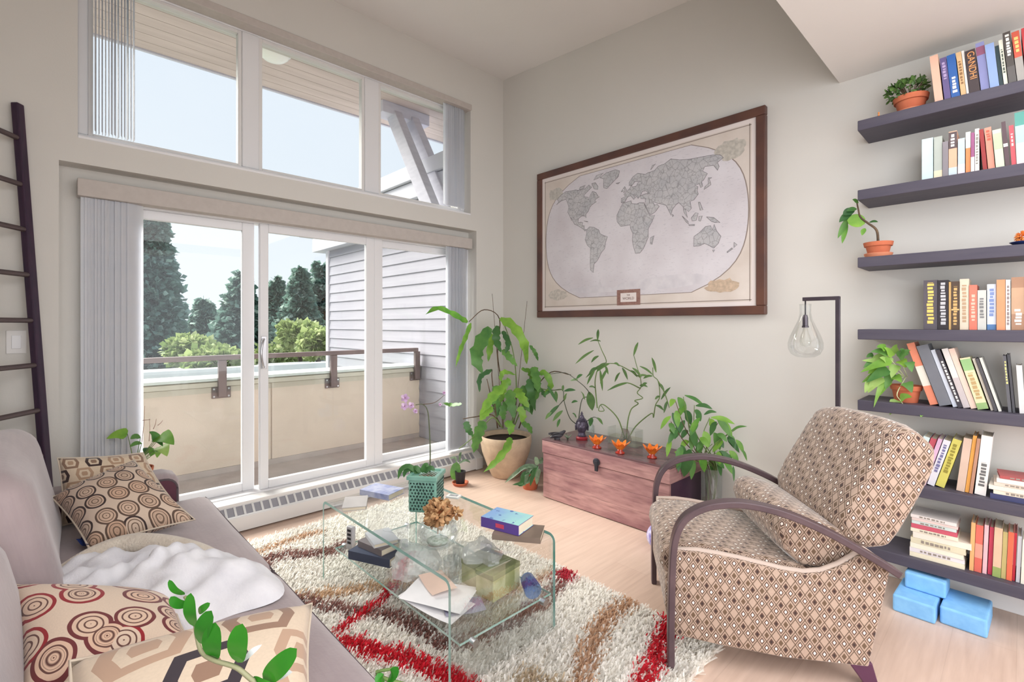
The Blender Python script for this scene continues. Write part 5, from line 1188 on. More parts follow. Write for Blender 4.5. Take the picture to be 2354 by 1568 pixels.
# ------------------------------------------------------------------ plants
AXV = Vector((-.7242, .6896, 0)); RTV = Vector((.6896, .7242, 0))
def P3(px, py, D): return CAM + AXV * D + RTV * ((px - 1177) / 1121. * D) + Vector((0, 0, (746 - py) / 1121. * D))
def dsafe(px, D):
    k = (px - 1177) / 1121.; return min(D, 3.09 / max(.2, .6896 + .7242 * k))
def dv(a, b, amp=.07): return amp * (sin(a * .017 + b * .011) + .6 * sin(a * .041 - b * .023))
def ribbon(parent, pts, width, m, base, prof='lance', name='leaf', facing=None, fold=.18, n=9, scal=0., seed=0):
    """one leaf as a folded strip along a smooth path (world points), own mesh, child of parent (at base)"""
    path = bez(pts, max(2, int(n / (len(pts) - 1)))) ; k = len(path); mb_ = MB(); f = Vector(facing) if facing else (CAM - path[k // 2]).normalized() * .8 + Vector((0, 0, .5))
    f.normalize()
    for i, p in enumerate(path):
        s = i / (k - 1); t_ = (path[min(i + 1, k - 1)] - path[max(i - 1, 0)]).normalized(); sd = t_.cross(f)
        sd = sd.normalized() if sd.length > 1e-4 else t_.orthogonal().normalized(); nn = sd.cross(t_)
        if prof == 'lance': w_ = sin(pi * min(1, s * .96 + .04)) ** .8
        elif prof == 'heart': w_ = max(.0, (1 - s) ** .75 * min(1, (s + .04) * 5) ** .5 * 1.15)
        elif prof == 'oval': w_ = sqrt(max(0, 1 - (2 * s - 1) ** 2))
        elif prof == 'strap': w_ = min(1, s * 6 + .35) * (1 - s ** 5)
        else: w_ = 1 - s * .9
        w_ = max(.02, w_) * width / 2 * (1 + scal * sin(s * 26 + seed))
        mb_.v += [tuple(p - sd * w_ + nn * w_ * fold - base), tuple(p - base), tuple(p + sd * w_ + nn * w_ * fold - base)]
    for i in range(k - 1):
        a = i * 3; b = a + 3; mb_.f += [(a, a + 1, b + 1, b), (a + 1, a + 2, b + 2, b + 1)]
    return obj(name, mb_, m, parent, smooth=True, fix=False)
def stem(parent, pts, r, m, base, name='stem', n=5, k=6):
    path = bez(pts, n); L = len(path); return obj(name, MB().tube([p - base for p in path], [r * lerp(1.0, .55, i / (L - 1)) for i in range(L)], k), m, parent, smooth=True)
G1 = leafmat('leaf_bright', (156, 202, 82), (88, 148, 56), tl=.35); G2 = leafmat('leaf_deep', (84, 132, 70), (54, 98, 56)); G3 = leafmat('leaf_mid', (122, 170, 86), (74, 126, 64), tl=.3); G4 = leafmat('leaf_pothos', (120, 176, 70), (178, 206, 120), tl=.3)
G5 = leafmat('leaf_bamboo', (112, 146, 82), (72, 108, 62)); G6 = leafmat('leaf_zz', (64, 156, 40), (44, 128, 36), rough=.25, tl=.3); G7 = leafmat('leaf_variegated', (150, 172, 142), (84, 112, 84), scale=40)
M_st = mat('green_stem', (104, 128, 70), rough=.6); M_sb = mat('brown_stem', (112, 90, 70), (84, 70, 56), rough=.8, scale=20); M_soil = mat('potting_soil', (62, 48, 42), (40, 32, 30), rough=1, scale=60, bump=.5)
M_tc = mat('terracotta', (204, 118, 84), (188, 100, 70), rough=.85, scale=9, bump=.1); M_tc2 = mat('terracotta_light', (222, 142, 108), rough=.85)

# -- large epiphyllum in the corner
eb_ = Vector((.36, -.30, 0)); EP = thing('epiphyllum_plant', 'tall leaf cactus in a round beige pot standing in the room corner', 'plant', eb_)
obj('pot', MB().lathe([(0, 0), (.115, 0), (.125, .01), (.165, .10), (.205, .21), (.222, .30), (.220, .345), (.212, .352), (.200, .345), (.196, .30), (0, .30)], 36), mat('beige_stoneware', (214, 190, 162), (196, 170, 146), rough=.75, scale=16, bump=.15), EP, smooth=True)
obj('soil', MB().lathe([(0, .318), (.10, .316), (.198, .312)], 24), M_soil, EP, smooth=True)
def zp(zx, zy, D):
    D += dv(zx, zy, .07) * max(0, min(1, (1060 - zy) / 300)); p = P3(960 + zx / 3.266, 660 + zy / 3.266, D)
    while p.y > -.06 or p.x < .06: D -= .05; p = P3(960 + zx / 3.266, 660 + zy / 3.266, D)
    return p
rge = random.Random(31)
EPL = [([(375, 265), (270, 205), (150, 160), (60, 205)], 50, -.05), ([(545, 305), (470, 430), (440, 540), (490, 655)], 105, -.10), ([(600, 290), (590, 390), (625, 490)], 62, -.06), ([(620, 235), (720, 300), (800, 430), (820, 580)], 78, -.02), ([(840, 440), (880, 490), (905, 555)], 34, .05), ([(400, 270), (360, 380), (320, 480), (285, 600)], 34, -.12),
       ([(870, 600), (890, 690), (905, 790)], 70, .02), ([(840, 690), (850, 800), (885, 930)], 66, .0), ([(650, 740), (560, 830), (465, 960)], 74, -.12), ([(690, 770), (700, 870), (725, 985)], 80, -.14), ([(740, 760), (780, 830), (835, 905)], 72, -.05), ([(505, 1010), (455, 1110), (420, 1245)], 84, -.16), ([(360, 1010), (380, 1070), (415, 1120)], 52, -.18),
       ([(700, 1130), (670, 1210), (590, 1310), (495, 1390)], 60, -.26), ([(640, 470), (690, 530), (750, 595)], 56, .0), ([(905, 650), (960, 650), (1000, 740), (950, 800)], 50, .08), ([(560, 800), (600, 900), (590, 980)], 60, -.02), ([(760, 800), (830, 850), (860, 960)], 60, .06), ([(620, 700), (650, 640), (740, 660)], 46, .04),
       ([(330, 880), (250, 885), (190, 870)], 34, -.12), ([(660, 1010), (700, 1050), (690, 1110)], 60, -.2), ([(780, 1020), (830, 1050), (860, 1100)], 50, -.1), ([(560, 620), (470, 680), (465, 790)], 40, -.03), ([(780, 620), (840, 640), (870, 720)], 50, .06), ([(600, 740), (570, 840), (500, 900)], 70, -.1), ([(700, 700), (640, 760), (620, 880)], 76, -.06), ([(800, 740), (800, 850), (840, 940)], 70, .0), ([(870, 760), (930, 780), (960, 830)], 44, .06), ([(560, 900), (500, 960), (470, 1000)], 60, -.12), ([(680, 860), (640, 930), (650, 1000)], 60, -.1), ([(760, 900), (790, 960), (780, 1020)], 56, -.08), ([(880, 680), (900, 760), (880, 860)], 60, .0), ([(640, 330), (680, 420), (660, 500)], 44, .02), ([(520, 330), (545, 420), (530, 560)], 60, -.04)]
for i, (pts, w_, dd) in enumerate(EPL):
    ribbon(EP, [zp(a, b, 4.12 + dd + .03 * k * (1 if i % 2 else -1)) for k, (a, b) in enumerate(pts)], w_ / 3.266 * 4.1 / 1121 * .95, (G1, G3, G2, G1, G3)[i % 5], eb_, 'strap', scal=.24, seed=i, n=12)
for i, (pts, dd) in enumerate([([(640, 1060), (640, 800), (600, 500), (615, 240), (500, 170), (385, 260)], 0), ([(700, 1060), (740, 800), (720, 500), (640, 250)], .02), ([(600, 1060), (560, 700), (560, 620)], -.05), ([(720, 1060), (800, 850), (860, 600)], .05), ([(620, 1050), (560, 960), (430, 975), (340, 990)], -.1), ([(640, 1060), (560, 980), (450, 1100), (310, 1215)], -.14), ([(760, 1060), (860, 800), (1000, 640), (1150, 660)], .08), ([(700, 1060), (820, 780), (1000, 775), (1090, 770)], .06), ([(630, 1050), (580, 940), (520, 690)], -.04)]):
    stem(EP, [zp(a, b, 4.14 + dd) for a, b in pts], .006, M_st if i % 2 else M_sb, eb_)
for a, b in (((640, 1060), (560, 50)), ((720, 1060), (822, 105))): stem(EP, [zp(*a, 4.2), zp((a[0] + b[0]) / 2, (a[1] + b[1]) / 2, 4.2), zp(*b, 4.2)], .003, M_sb, eb_, 'support_stick')

# -- small spoon-leaf plant in a saucer by the heater
sb_ = Vector((.285, -.735, 0)); SPn = thing('spoon_leaf_plant', 'small round-leaved plant in a black pot on a terracotta saucer', 'plant', sb_)
obj('saucer', MB().lathe([(0, 0), (.055, 0), (.068, .022), (.064, .024), (.052, .006), (0, .006)], 24), M_tc, SPn, auto=40)
obj('pot', MB().lathe([(0, .007), (.034, .007), (.044, .11), (.040, .11), (.036, .095), (0, .095)], 20), mat('black_plastic', (40, 38, 42), rough=.5), SPn, auto=40)
ribbon(SPn, [P3(1048, 1104, 3.99), P3(1047, 1085, 3.97), P3(1050, 1062, 4.0)], .085, G3, sb_, 'oval', fold=.1)
for p in ([(1055, 1066), (1070, 1058), (1082, 1064)], [(1050, 1062), (1046, 1052), (1034, 1054)], [(1056, 1064), (1058, 1045), (1062, 1040)]): ribbon(SPn, [P3(a, b, 4.03) for a, b in p], .022, G7, sb_, 'lance')

# -- variegated gasteria beside the chest
gb_ = Vector((.735, -.385, 0)); GA = thing('gasteria_plant', 'variegated succulent with drooping strap leaves beside the chest', 'plant', gb_)
obj('pot', MB().lathe([(0, 0), (.055, 0), (.075, .085), (.068, .085), (.06, .07), (0, .07)], 22), M_tc, GA, auto=40)
def z8(a, b, D): return P3(960 + a / 6.533, 980 + b / 6.533, D)
for i, pts in enumerate([[(1790, 640), (1600, 620), (1440, 740), (1310, 850)], [(1800, 620), (1690, 640), (1640, 760), (1610, 900)], [(1810, 600), (1760, 660), (1720, 780), (1690, 900)], [(1800, 580), (1780, 500), (1760, 460)], [(1830, 560), (1860, 500), (1850, 470)], [(1790, 660), (1600, 720), (1560, 850), (1420, 880)], [(1830, 640), (1800, 760), (1790, 880)], [(1790, 610), (1650, 600), (1560, 640), (1500, 700)], [(1780, 700), (1680, 800), (1560, 880), (1480, 870)], [(1820, 640), (1760, 700), (1650, 870)]]):
    ribbon(GA, [z8(a, b, 3.72 - .02 * (i % 4)) for a, b in pts], .034, (G7, G2)[i % 3 == 2], gb_, 'strap', fold=.35)

# -- curly lucky bamboo on the chest
vb = Vector((1.47, -.165, CTZ)); VS = thing('glass_vase', 'low rectangular clear glass vase on the chest', 'vase', vb)
vg = MB(); vw, vd, vh = .115, .05, .115
for a, b in (((-vw, -vd, 0), (vw, -vd + .004, vh)), ((-vw, vd - .004, 0), (vw, vd, vh)), ((-vw, -vd + .004, 0), (-vw + .004, vd - .004, vh)), ((vw - .004, -vd + .004, 0), (vw, vd - .004, vh)), ((-vw + .004, -vd + .004, 0), (vw - .004, vd - .004, .004))): vg.bb(a, b)
obj('body', vg, glassmat('vase_glass', (.955, .965, .95), refl=.12, haze=.06), VS)
obj('water', MB().bb((-vw + .005, -vd + .005, .005), (vw - .005, vd - .005, .055)), glassmat('vase_water', (.94, .94, .86), refl=.06), VS)
LB = thing('lucky_bamboo', 'curly lucky bamboo stems with narrow leaves rising from the glass vase', 'plant', vb)
def z5(a, b, D): return P3(1220 + a / 3.137, 740 + b / 3.137, dsafe(1220 + a / 3.137, D))
for i, pts in enumerate([[(690, 850), (700, 720), (725, 630), (775, 590), (750, 568), (808, 550), (768, 512), (795, 470), (790, 400), (765, 320), (742, 235)], [(700, 850), (760, 750), (870, 660), (885, 690), (900, 600), (930, 540), (920, 430), (885, 390), (880, 330)], [(680, 850), (630, 700), (545, 610), (505, 598), (490, 640), (530, 640), (505, 600)], [(480, 620), (470, 520), (465, 420), (490, 330), (545, 290), (510, 200), (482, 130)], [(790, 400), (720, 355), (620, 305), (545, 300)], [(920, 430), (960, 500), (985, 570), (1000, 620)], [(790, 480), (700, 440), (620, 455), (555, 495)]]):
    stem(LB, [z5(a, b, 3.49 - .06 * max(0, 850 - b) / 850 + dv(a, b) * max(0, min(1, (850 - b) / 300))) for a, b in pts], .0045, M_st, vb, n=5)
for i in range(9): stem(LB, [vb + Vector((-.05 + .012 * i, .0, .012)), vb + Vector((-.04 + .01 * i, .01, .05)), vb + Vector((-.02 + .005 * i, 0, .11))], .003, M_sb, vb, 'root', n=3, k=5)
for i, (a, b) in enumerate([((482, 135), (487, 52)), ((450, 115), (340, 165)), ((505, 140), (425, 142)), ((455, 205), (320, 305)), ((490, 245), (435, 295)), ((545, 295), (475, 345)), ((525, 300), (395, 405)), ((465, 345), (405, 455)), ((500, 345), (518, 500)), ((555, 335), (500, 445)), ((600, 300), (640, 320)), ((645, 365), (605, 435)), ((742, 245), (775, 145)), ((785, 320), (885, 385)), ((905, 365), (872, 255)), ((765, 390), (865, 397)), ((700, 440), (555, 495)), ((785, 460), (845, 470)), ((920, 440), (965, 505)), ((935, 540), (895, 560)), ((720, 350), (770, 400)), ((660, 330), (700, 420)), ((570, 300), (470, 365)), ((800, 470), (840, 440)), ((900, 600), (960, 640)), ((940, 560), (1010, 470)), ((985, 570), (960, 660)), ((800, 400), (730, 330)), ((880, 390), (810, 410)), ((530, 310), (560, 380)), ((480, 330), (420, 370)), ((470, 480), (420, 470))]):
    A, B = z5(*a, 3.45 + dv(*a)), z5(*b, 3.45 + dv(*b) + .04 * sin(i * 2.3)); ribbon(LB, [A, (A + B) / 2 + Vector((0, 0, .008)), B], .020, G5, vb, 'lance')

# -- dark leafy cutting plant behind the buddha
kb = Vector((1.12, -.115, CTZ)); KP = thing('cutting_plant', 'dark-stemmed trailing plant in a small glass bottle behind the buddha head', 'plant', kb)
obj('bottle', MB().lathe([(0, 0), (.030, 0), (.034, .02), (.034, .07), (.014, .10), (.014, .125), (.012, .125), (.012, .10), (.030, .068), (.030, .006), (0, .006)], 20), glassmat('bottle_glass', (.93, .96, .95), refl=.14, haze=.05), KP, smooth=True)
for i, pts in enumerate([[(330, 740), (280, 690), (240, 570), (230, 490), (160, 492), (120, 480)], [(340, 740), (370, 560), (430, 540), (400, 480), (330, 420), (250, 368), (140, 375)], [(340, 760), (430, 700), (470, 690), (520, 740)], [(240, 560), (205, 600), (150, 660)]]): stem(KP, [z5(a, b, 3.60 + dv(a, b, .05)) for a, b in pts], .0035, mat('dark_stem', (70, 78, 62), rough=.7), kb)
for i, (a, b, w_) in enumerate([((240, 500), (325, 493), .022), ((240, 570), (262, 515), .018), ((295, 585), (340, 573), .018), ((150, 650), (105, 705), .02), ((205, 600), (118, 695), .026), ((230, 640), (158, 718), .026), ((212, 700), (190, 762), .018), ((340, 420), (285, 424), .02), ((330, 410), (375, 380), .02), ((420, 505), (445, 640), .055), ((440, 690), (428, 755), .03), ((480, 690), (520, 742), .018), ((120, 460), (190, 585), .02), ((180, 500), (185, 580), .024), ((150, 495), (90, 540), .022), ((230, 500), (235, 455), .016), ((330, 690), (300, 660), .02), ((390, 560), (360, 500), .02)]):
    A, B = z5(*a, 3.60 + dv(*a, .05)), z5(*b, 3.57 + dv(*b, .05)); ribbon(KP, [A, (A + B) / 2 + Vector((0, 0, .006)), B], w_ * 1.15, (G2, G5)[i % 2], kb, 'lance')

# -- leafy plant in a glass vase between chest and armchair
lb0 = Vector((2.085, -.135, 0)); LV = thing('floor_vase', 'tall clear glass vase on the floor at the right end of the chest', 'vase', lb0)
obj('body', MB().lathe([(0, 0), (.055, 0), (.058, .02), (.062, .40), (.059, .40), (.055, .022), (0, .018)], 26), glassmat('floor_vase_glass', (.94, .955, .95), refl=.14, haze=.06), LV, smooth=True)
obj('water', MB().lathe([(0, .02), (.054, .02), (.057, .20), (0, .20)], 22), glassmat('vase_water', (.94, .94, .86)), LV)
LP = thing('leafy_houseplant', 'bushy green houseplant with broad pointed leaves rising from the floor vase', 'plant', lb0)
rgl = random.Random(21); tips = [(1040, 560), (1100, 540), (1180, 600), (1010, 720), (1130, 700), (1290, 690), (1350, 730), (1430, 800), (1500, 760), (1180, 860), (1310, 880), (1420, 930), (1060, 960), (1230, 980), (1130, 1000)]
lv = [((1110, 530), (1240, 595), 34), ((1190, 605), (1295, 620), 36), ((1300, 690), (1450, 725), 40), ((1440, 790), (1545, 755), 20), ((1250, 670), (1330, 650), 28), ((1040, 560), (1010, 600), 40), ((1060, 545), (1110, 640), 60), ((1180, 640), (1220, 700), 56), ((1010, 680), (945, 755), 34), ((1000, 730), (1030, 790), 40), ((1110, 640), (1150, 720), 60), ((1290, 700), (1320, 770), 50), ((1390, 740), (1440, 800), 34), ((1150, 780), (1190, 880), 56), ((1250, 790), (1280, 880), 56), ((1320, 800), (1360, 900), 60), ((1420, 830), (1470, 900), 50), ((1480, 850), (1530, 930), 36), ((1520, 920), (1555, 985), 20), ((1060, 780), (1000, 860), 44), ((1010, 850), (985, 950), 36), ((1090, 900), (1060, 1000), 50), ((1150, 920), (1110, 1080), 90), ((1230, 960), (1250, 1060), 56), ((1290, 950), (1335, 1130), 52), ((1360, 930), (1400, 1010), 50), ((1030, 1010), (1000, 1165), 40), ((1180, 1000), (1160, 1110), 44), ((1080, 1020), (1040, 1100), 40), ((1430, 930), (1490, 1000), 44), ((1350, 1000), (1370, 1090), 34), ((1460, 1040), (1465, 1130), 18), ((1120, 600), (1060, 680), 44), ((1200, 720), (1160, 800), 50), ((1340, 720), (1300, 800), 44), ((1050, 640), (1060, 740), 46), ((1240, 880), (1200, 950), 50), ((1380, 820), (1330, 870), 40), ((1140, 860), (1090, 900), 44), ((1450, 960), (1420, 1010), 40)]
for _ in range(26):
    cx_, cy_ = rgl.uniform(1010, 1440), rgl.uniform(620, 1010); lv.append(((cx_, cy_), (cx_ + rgl.uniform(-70, 90), cy_ + rgl.uniform(40, 110)), rgl.uniform(34, 56)))
for i, (a, b, w_) in enumerate(lv):
    D0 = 3.02 + rgl.uniform(-.10, .06); A, B = z5(*a, D0), z5(b[0] + (b[0] - a[0]) * .15, b[1] + (b[1] - a[1]) * .2 + 6, D0 - rgl.uniform(-.04, .06)); ribbon(LP, [A, (A + B) / 2 + Vector((0, 0, .012)), B], w_ / 3.137 * 3.0 / 1121 * .98, (G3, G2, G1)[i % 3], lb0, 'lance')
for i, tp in enumerate(tips): D0 = 3.0; stem(LP, [lb0 + Vector((rgl.uniform(-.03, .03), rgl.uniform(-.03, .02), .03)), lb0 + Vector((rgl.uniform(-.04, .04), rgl.uniform(-.04, .02), .38)), z5((tp[0] + 1200) / 2, (tp[1] + 1000) / 2, D0), z5(*tp, D0)], .004, (M_st, M_sb)[i % 3 == 0], lb0)

# -- orchid in the celadon planter
ob = Vector((1.465, -1.845, TZ)); OR = thing('orchid', 'small orchid with lilac flowers growing in the celadon planter', 'plant', ob)
stem(OR, [P3(988, 1085, 2.36), P3(989, 1040, 2.36), P3(987, 985, 2.36), P3(983, 945, 2.36), P3(972, 930, 2.36), P3(955, 931, 2.35)], .0035, mat('orchid_stem', (84, 92, 66), rough=.6), ob, 'flower_stem'); stem(OR, [P3(972, 930, 2.36), P3(1000, 925, 2.36), P3(1022, 908, 2.36)], .002, M_sb, ob, 'flower_stem')
LIL = leafmat('lilac_petal', (228, 206, 228), (190, 154, 198), tl=.4)
for i, (fx, fy, s) in enumerate([(931, 915, 1.0), (930, 934, .9), (945, 932, .8), (955, 945, .6), (1021, 903, .45), (1012, 930, .4)]):
    c = P3(fx, fy, 2.34); fl_ = obj('flower', MB().lathe([(0, -.003), (.004, 0), (0, .004)], 8).shift(c - ob), mat('flower_heart', (140, 70, 110), rough=.6), OR)
    for k in range(5):
        a = 2 * pi * k / 5 + i; d = RTV * cos(a) + Vector((0, 0, 1)) * sin(a); ribbon(fl_, [c, c + d * .011 * s - AXV * .002, c + d * .022 * s], .018 * s, LIL, ob, 'oval', name='petal', n=6)
for pts in ([(962, 1088), (940, 1072), (922, 1080), (915, 1102)], [(964, 1090), (948, 1078), (932, 1084), (928, 1098)], [(970, 1086), (978, 1070), (986, 1072)], [(968, 1086), (955, 1076), (942, 1090)], [(975, 1086), (990, 1076), (1000, 1082)]): ribbon(OR, [P3(a, b, 2.34) for a, b in pts], .026, G2, ob, 'strap')

# -- pothos on a stand behind the sofa arm
pb = Vector((.245, -2.83, 0)); PO = thing('pothos_plant', 'small bright green pothos peeking over the sofa arm by the window', 'plant', pb)
obj('stand', MB().lathe([(0, 0), (.09, 0), (.09, .02), (.03, .04), (.03, .36), (.08, .38), (.08, .40), (0, .40)], 20), M_lad, PO, auto=40)
obj('pot', MB().lathe([(0, .401), (.055, .401), (.08, .55), (.074, .55), (.068, .53), (0, .53)], 22), M_tc, PO, auto=40)
def z4(a, b, D): return P3(220 + a / 6.03, 900 + b / 6.03, D)
for i, (a, b, w_, mm) in enumerate([((440, 590), (150, 655), 130, G1), ((880, 620), (1085, 740), 190, G1), ((860, 680), (740, 560), 90, G3), ((900, 760), (990, 900), 150, G4), ((820, 800), (760, 900), 120, G1), ((620, 640), (480, 660), 60, G3), ((640, 720), (470, 770), 46, G3), ((820, 660), (930, 760), 90, G2), ((720, 780), (700, 880), 70, G2), ((880, 830), (850, 920), 90, G4)]):
    A, B = z4(*a, 2.68), z4(*b, 2.64); ribbon(PO, [A, (A + B) / 2 + Vector((0, 0, .01)), B], w_ / 6.03 * 2.7 / 1121 * 1.35, mm, pb, 'heart' if w_ > 80 else 'lance'); stem(PO, [pb + Vector((0, 0, .53)), (A + pb + Vector((0, 0, .56))) / 2, A], .0025, M_st, pb, n=3)
for i, (a, b) in enumerate([((640, 700), (680, 200)), ((740, 690), (745, 380)), ((800, 520), (840, 380)), ((860, 470), (930, 400)), ((650, 400), (760, 390))]): stem(PO, [z4(*a, 2.74), z4((a[0] + b[0]) / 2 + 8, (a[1] + b[1]) / 2, 2.74), z4(*b, 2.74)], .0018, mat('dry_twig', (176, 140, 126), rough=.9), pb, 'dry_stem', n=3, k=5)

# -- zz plant in the foreground, on a stool at the near end of the sofa
zb = Vector((2.75, -2.36, 0)); ZZ = thing('zz_plant', 'glossy green ZZ plant arching in over the sofa at the bottom edge', 'plant', zb)
obj('stool', MB().lathe([(0, .20), (.14, .20), (.14, .225), (0, .225)], 24).tube([(.10, .0, 0), (.07, 0, .2)], .012, 8).tube([(-.05, .087, 0), (-.035, .06, .2)], .012, 8).tube([(-.05, -.087, 0), (-.035, -.06, .2)], .012, 8), M_lad, ZZ, auto=40)
obj('pot', MB().lathe([(0, .226), (.075, .226), (.095, .38), (.088, .38), (.082, .36), (0, .36)], 24), mat('white_ceramic', (234, 232, 228), rough=.25), ZZ, auto=40)
def zZ(a, b, D=.81): return P3(a / 2.579, 960 + b / 2.579, D)
zs_ = [zZ(1620, 1640, .80), zZ(1500, 1560, .80), zZ(1400, 1482, .80), zZ(1270, 1440, .80), zZ(1195, 1390, .81), zZ(1165, 1290, .82), zZ(1145, 1160, .83), zZ(1095, 1060, .84)]
stem(ZZ, [zb + Vector((0, 0, .36)), zb + Vector((-.04, -.10, .50)), zb + Vector((-.06, -.30, .63))] + zs_, .0048, mat('zz_stem', (150, 150, 116), rough=.5), zb)
for i, (a, b, w_) in enumerate([((1095, 1050), (1003, 962), 44), ((1118, 1115), (1012, 1062), 62), ((1152, 1240), (1132, 1040), 80), ((1175, 1150), (1246, 1100), 44), ((1180, 1335), (1255, 1145), 108), ((1265, 1435), (1278, 1215), 124), ((1408, 1452), (1438, 1222), 128), ((1560, 1560), (1760, 1370), 118), ((1490, 1550), (1640, 1610), 80)]):
    A, B = zZ(*a, .81), zZ(*b, .79); ribbon(ZZ, [A, (A + B) / 2 - AXV * .006, B], w_ / 2.579 / 1121 * .80, G6, zb, 'oval', n=12, fold=.12, facing=tuple(-AXV + Vector((0, 0, .35))))
ribbon(ZZ, [P3(560, 1520, .82), P3(578, 1500, .82), P3(602, 1482, .83)], .010, mat('pale_sheath', (224, 224, 226), rough=.6), zb, 'lance'); ribbon(ZZ, [P3(640, 1562, .82), P3(655, 1550, .82), P3(672, 1545, .82)], .012, mat('pale_sheath', (224, 224, 226)), zb, 'lance')
s2_ = [P3(940, 1640, .94), P3(890, 1562, .94), P3(905, 1535, .94)]
stem(ZZ, [zb + Vector((0, 0, .36)), zb + Vector((-.02, -.02, .44))] + s2_[1:], .005, M_st, zb)
for a, b, w_ in (((892, 1562), (916, 1534), 26), ((884, 1566), (868, 1548), 24)):
    A, B = P3(*a, .93), P3(*b, .92); ribbon(ZZ, [A, (A + B) / 2 - AXV * .006, B], w_ / 1121 * .93, G6, zb, 'oval', n=10)

# -- shelf plants
def pot_plant(name, label, x, y, si, rb, rt, h, saucer=True):
    base = Vector((x, y, SHZ[si] + .0006)); t = thing(name, label, 'plant', base); z0 = 0
    if saucer: obj('saucer', MB().lathe([(0, 0), (rb + .012, 0), (rb + .02, .022), (rb + .016, .024), (rb + .008, .006), (0, .006)], 26), M_tc2, t, auto=40); z0 = .0065
    obj('pot', MB().lathe([(0, z0), (rb, z0), (lerp(rb, rt, .72), z0 + h * .70), (rt + .002, z0 + h * .72), (rt + .006, z0 + h), (rt - .004, z0 + h), (rt - .006, z0 + h * .88), (0, z0 + h * .88)], 28), M_tc, t, auto=40)
    obj('soil', MB().lathe([(0, z0 + h * .90), (rt - .006, z0 + h * .89)], 20), M_soil, t)
    return t, base, z0 + h
JA, jb, jh = pot_plant('jade_plant', 'bushy jade plant in a terracotta bowl on the top shelf', wx(2094, -.13), -.13, 0, .046, .064, .084)
rgj = random.Random(9); jm = leafmat('jade_leaf', (120, 156, 84), (58, 92, 50), scale=50, rough=.35, tl=.15)
jl = mesh('leaf', MB().grid(lambda u, v: (v, (u - .5) * .62 * sqrt(max(0, 1 - (2 * v - 1) ** 2)) + 0, .10 * (1 - (2 * u - 1) ** 2) - .05 * v), 3, 5, uvs=False)); jl.materials.append(jm); jl.polygons.foreach_set('use_smooth', [True] * 15)
for i in range(190):
    d = Vector((rgj.gauss(0, 1), rgj.gauss(0, 1), rgj.gauss(.25, .8))).normalized(); r_ = rgj.uniform(.45, 1.0) ** .6
    p = Vector((-.012 + d.x * .080 * r_, -.012 + d.y * .055 * r_, jh + .034 + d.z * .048 * r_)); p.x = min(p.x, .052)
    dd = (d + Vector((rgj.gauss(0, .5), rgj.gauss(0, .5), rgj.gauss(.2, .5)))).normalized()
    if i % 8 == 0: obj('stem', MB().tube([(0, 0, jh - .012), (p.x * .5, p.y * .5, jh + .012), tuple(p)], [.003, .0022, .0014], 5), M_sb, JA, smooth=True)
    place(jl, 'leaf', JA, Matrix.Translation(p) @ dd.to_track_quat('X', 'Z').to_matrix().to_4x4() @ Matrix.Rotation(rgj.uniform(-1, 1), 4, 'X') @ Matrix.Scale(rgj.uniform(.020, .030), 4))
og = thing('tiny_figurine', 'tiny orange figurine at the left end of the top shelf', 'figurine', (wx(2020, -.235), -.235, SHZ[0] + .0006))
obj('body', MB().lathe([(0, 0), (.005, 0), (.004, .008), (.002, .012), (.0045, .016), (.003, .021), (0, .023)], 12), mat('orange_clay', (206, 130, 70), rough=.6), og, smooth=True)
BP, bb0, bh = pot_plant('begonia_plant', 'leggy plant leaning out of a terracotta pot on the third shelf', wx(2019, -.145), -.145, 2, .040, .056, .072)
def zB(a, b, y=-.17): px, py = 1880 + a / 2.958, 430 + b / 2.958; return Vector((wx(px, y), y, wz(px, py, y)))
stem(BP, [bb0 + Vector((0, 0, bh - .01)), zB(400, 295), zB(340, 245), zB(290, 205), zB(275, 150), zB(265, 100)], .006, M_sb, bb0)
for i, (a, b, w_, pf) in enumerate([((320, 250), (200, 225), 96, 'oval'), ((240, 165), (145, 240), 40, 'lance'), ((220, 190), (135, 350), 30, 'lance'), ((200, 240), (165, 385), 26, 'lance'), ((250, 160), (170, 190), 50, 'lance'), ((275, 110), (235, 85), 20, 'lance'), ((320, 280), (300, 330), 24, 'lance'), ((350, 240), (410, 238), 16, 'lance'), ((265, 150), (195, 165), 30, 'lance')]):
    A, B = zB(*a), zB(*b, -.19); ribbon(BP, [A, (A + B) / 2 + Vector((0, 0, .004)), B], w_ / 2.958 * 2.62 / 1121 * (1 if pf == 'oval' else 1.2), (G1, G2, G3)[i % 3], bb0, pf)
PS, psb, psh = pot_plant('shelf_pothos', 'variegated trailing pothos in a terracotta pot on the fifth shelf', wx(2083, -.15), -.15, 4, .045, .058, .080, saucer=False)
def zS(a, b, y=-.2): px, py = 1880 + a / 2.958, 430 + b / 2.958; return Vector((wx(px, y), y, wz(px, py, y)))
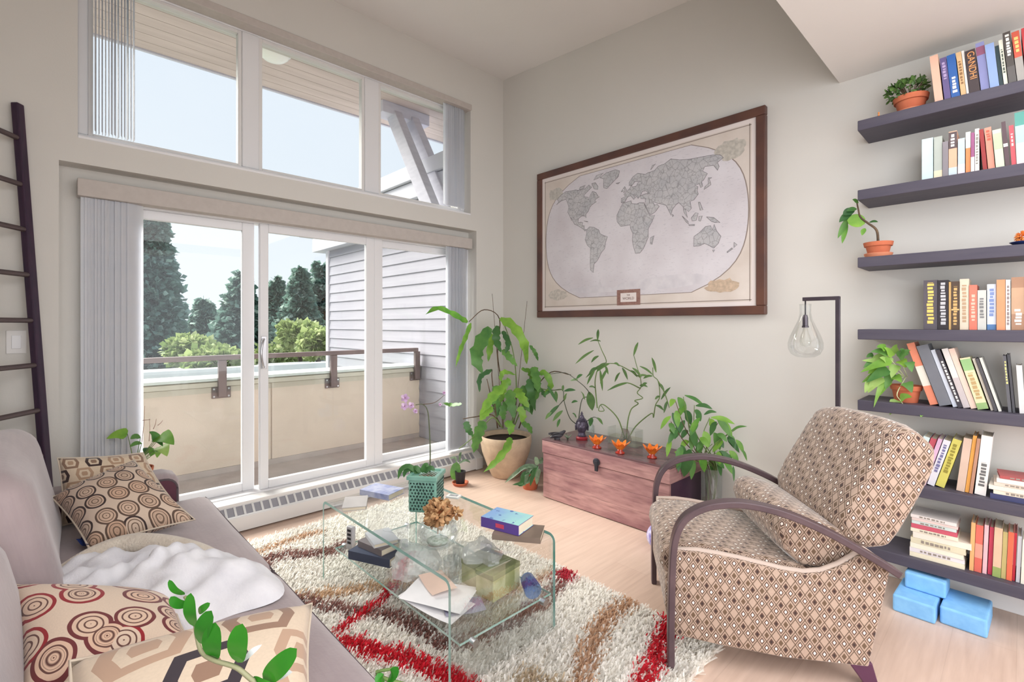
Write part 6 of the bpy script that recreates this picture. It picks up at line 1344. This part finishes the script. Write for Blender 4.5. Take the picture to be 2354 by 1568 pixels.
for i, (a, b, w_) in enumerate([((470, 1150), (330, 1200), 60), ((480, 1130), (360, 1120), 56), ((500, 1180), (290, 1260), 60), ((460, 1200), (300, 1180), 50), ((480, 1240), (330, 1330), 70), ((450, 1260), (300, 1330), 56), ((520, 1130), (540, 1070), 44), ((550, 1160), (630, 1110), 60), ((560, 1180), (600, 1230), 60), ((430, 1290), (340, 1400), 70), ((500, 1260), (460, 1380), 60), ((520, 1290), (570, 1330), 56), ((440, 1330), (380, 1500), 30), ((600, 1330), (640, 1400), 60), ((560, 1440), (640, 1430), 56), ((540, 1450), (490, 1550), 60), ((400, 1180), (310, 1230), 50), ((460, 1100), (400, 1090), 50), ((530, 1210), (500, 1300), 60), ((590, 1150), (560, 1100), 50), ((420, 1240), (340, 1270), 56), ((500, 1200), (420, 1160), 60), ((620, 1190), (640, 1260), 50), ((480, 1310), (420, 1420), 54), ((730, 1505), (700, 1565), 50), ((380, 1150), (330, 1160), 44), ((510, 1150), (450, 1090), 44), ((360, 1330), (320, 1400), 50)]):
    yy = -.20 - .04 * ((i * 7) % 5) / 5; A, B = zS(*a, yy), zS(*b, yy - .03); ribbon(PS, [A, (A + B) / 2 + Vector((0, 0, .006)), B], w_ / 2.958 * 2.55 / 1121 * 1.1, (G4, G3, G1)[i % 3], psb, 'heart')
for i, pts in enumerate([[(590, 1290), (520, 1200), (470, 1150)], [(590, 1290), (480, 1230), (440, 1260)], [(600, 1290), (540, 1400), (560, 1450), (640, 1540), (720, 1530)], [(610, 1290), (560, 1180)], [(590, 1290), (480, 1330), (400, 1450)], [(700, 1560), (770, 1545), (815, 1500)]]): stem(PS, [zS(a, b, -.16 if k == 0 else -.235 if i in (2, 5) else -.21) for k, (a, b) in enumerate(pts)], .0022, mat('pale_vine', (196, 206, 160), rough=.6), psb, n=4, k=5)
# ornament at the right end of the third shelf
om = thing('pompom_ornament', 'orange pompom ornament in a navy dish on the third shelf', 'ornament', (wx(2352, -.19), -.19, SHZ[2] + .0006))
obj('dish', MB().lathe([(0, 0), (.025, 0), (.042, .014), (.039, .016), (.024, .004), (0, .004)], 24), mat('navy_dish', (40, 56, 110), rough=.3), om, auto=40)
pmm = MB(); rgo = random.Random(5)
for i in range(220):
    d = Vector((rgo.gauss(0, 1), rgo.gauss(0, 1), rgo.gauss(0, 1))).normalized(); q = d.to_track_quat('Z', 'Y').to_matrix().to_4x4(); pmm.add([(-.004, 0, 0), (.004, 0, 0), (0, .004, 0), (0, 0, .012)], [(0, 1, 3), (1, 2, 3), (2, 0, 3)], Matrix.Translation(Vector((0, 0, .034)) + d * .018) @ q)
obj('pompom', pmm, mat('orange_wool', (244, 160, 84), (226, 130, 60), rough=.95, scale=60), om)
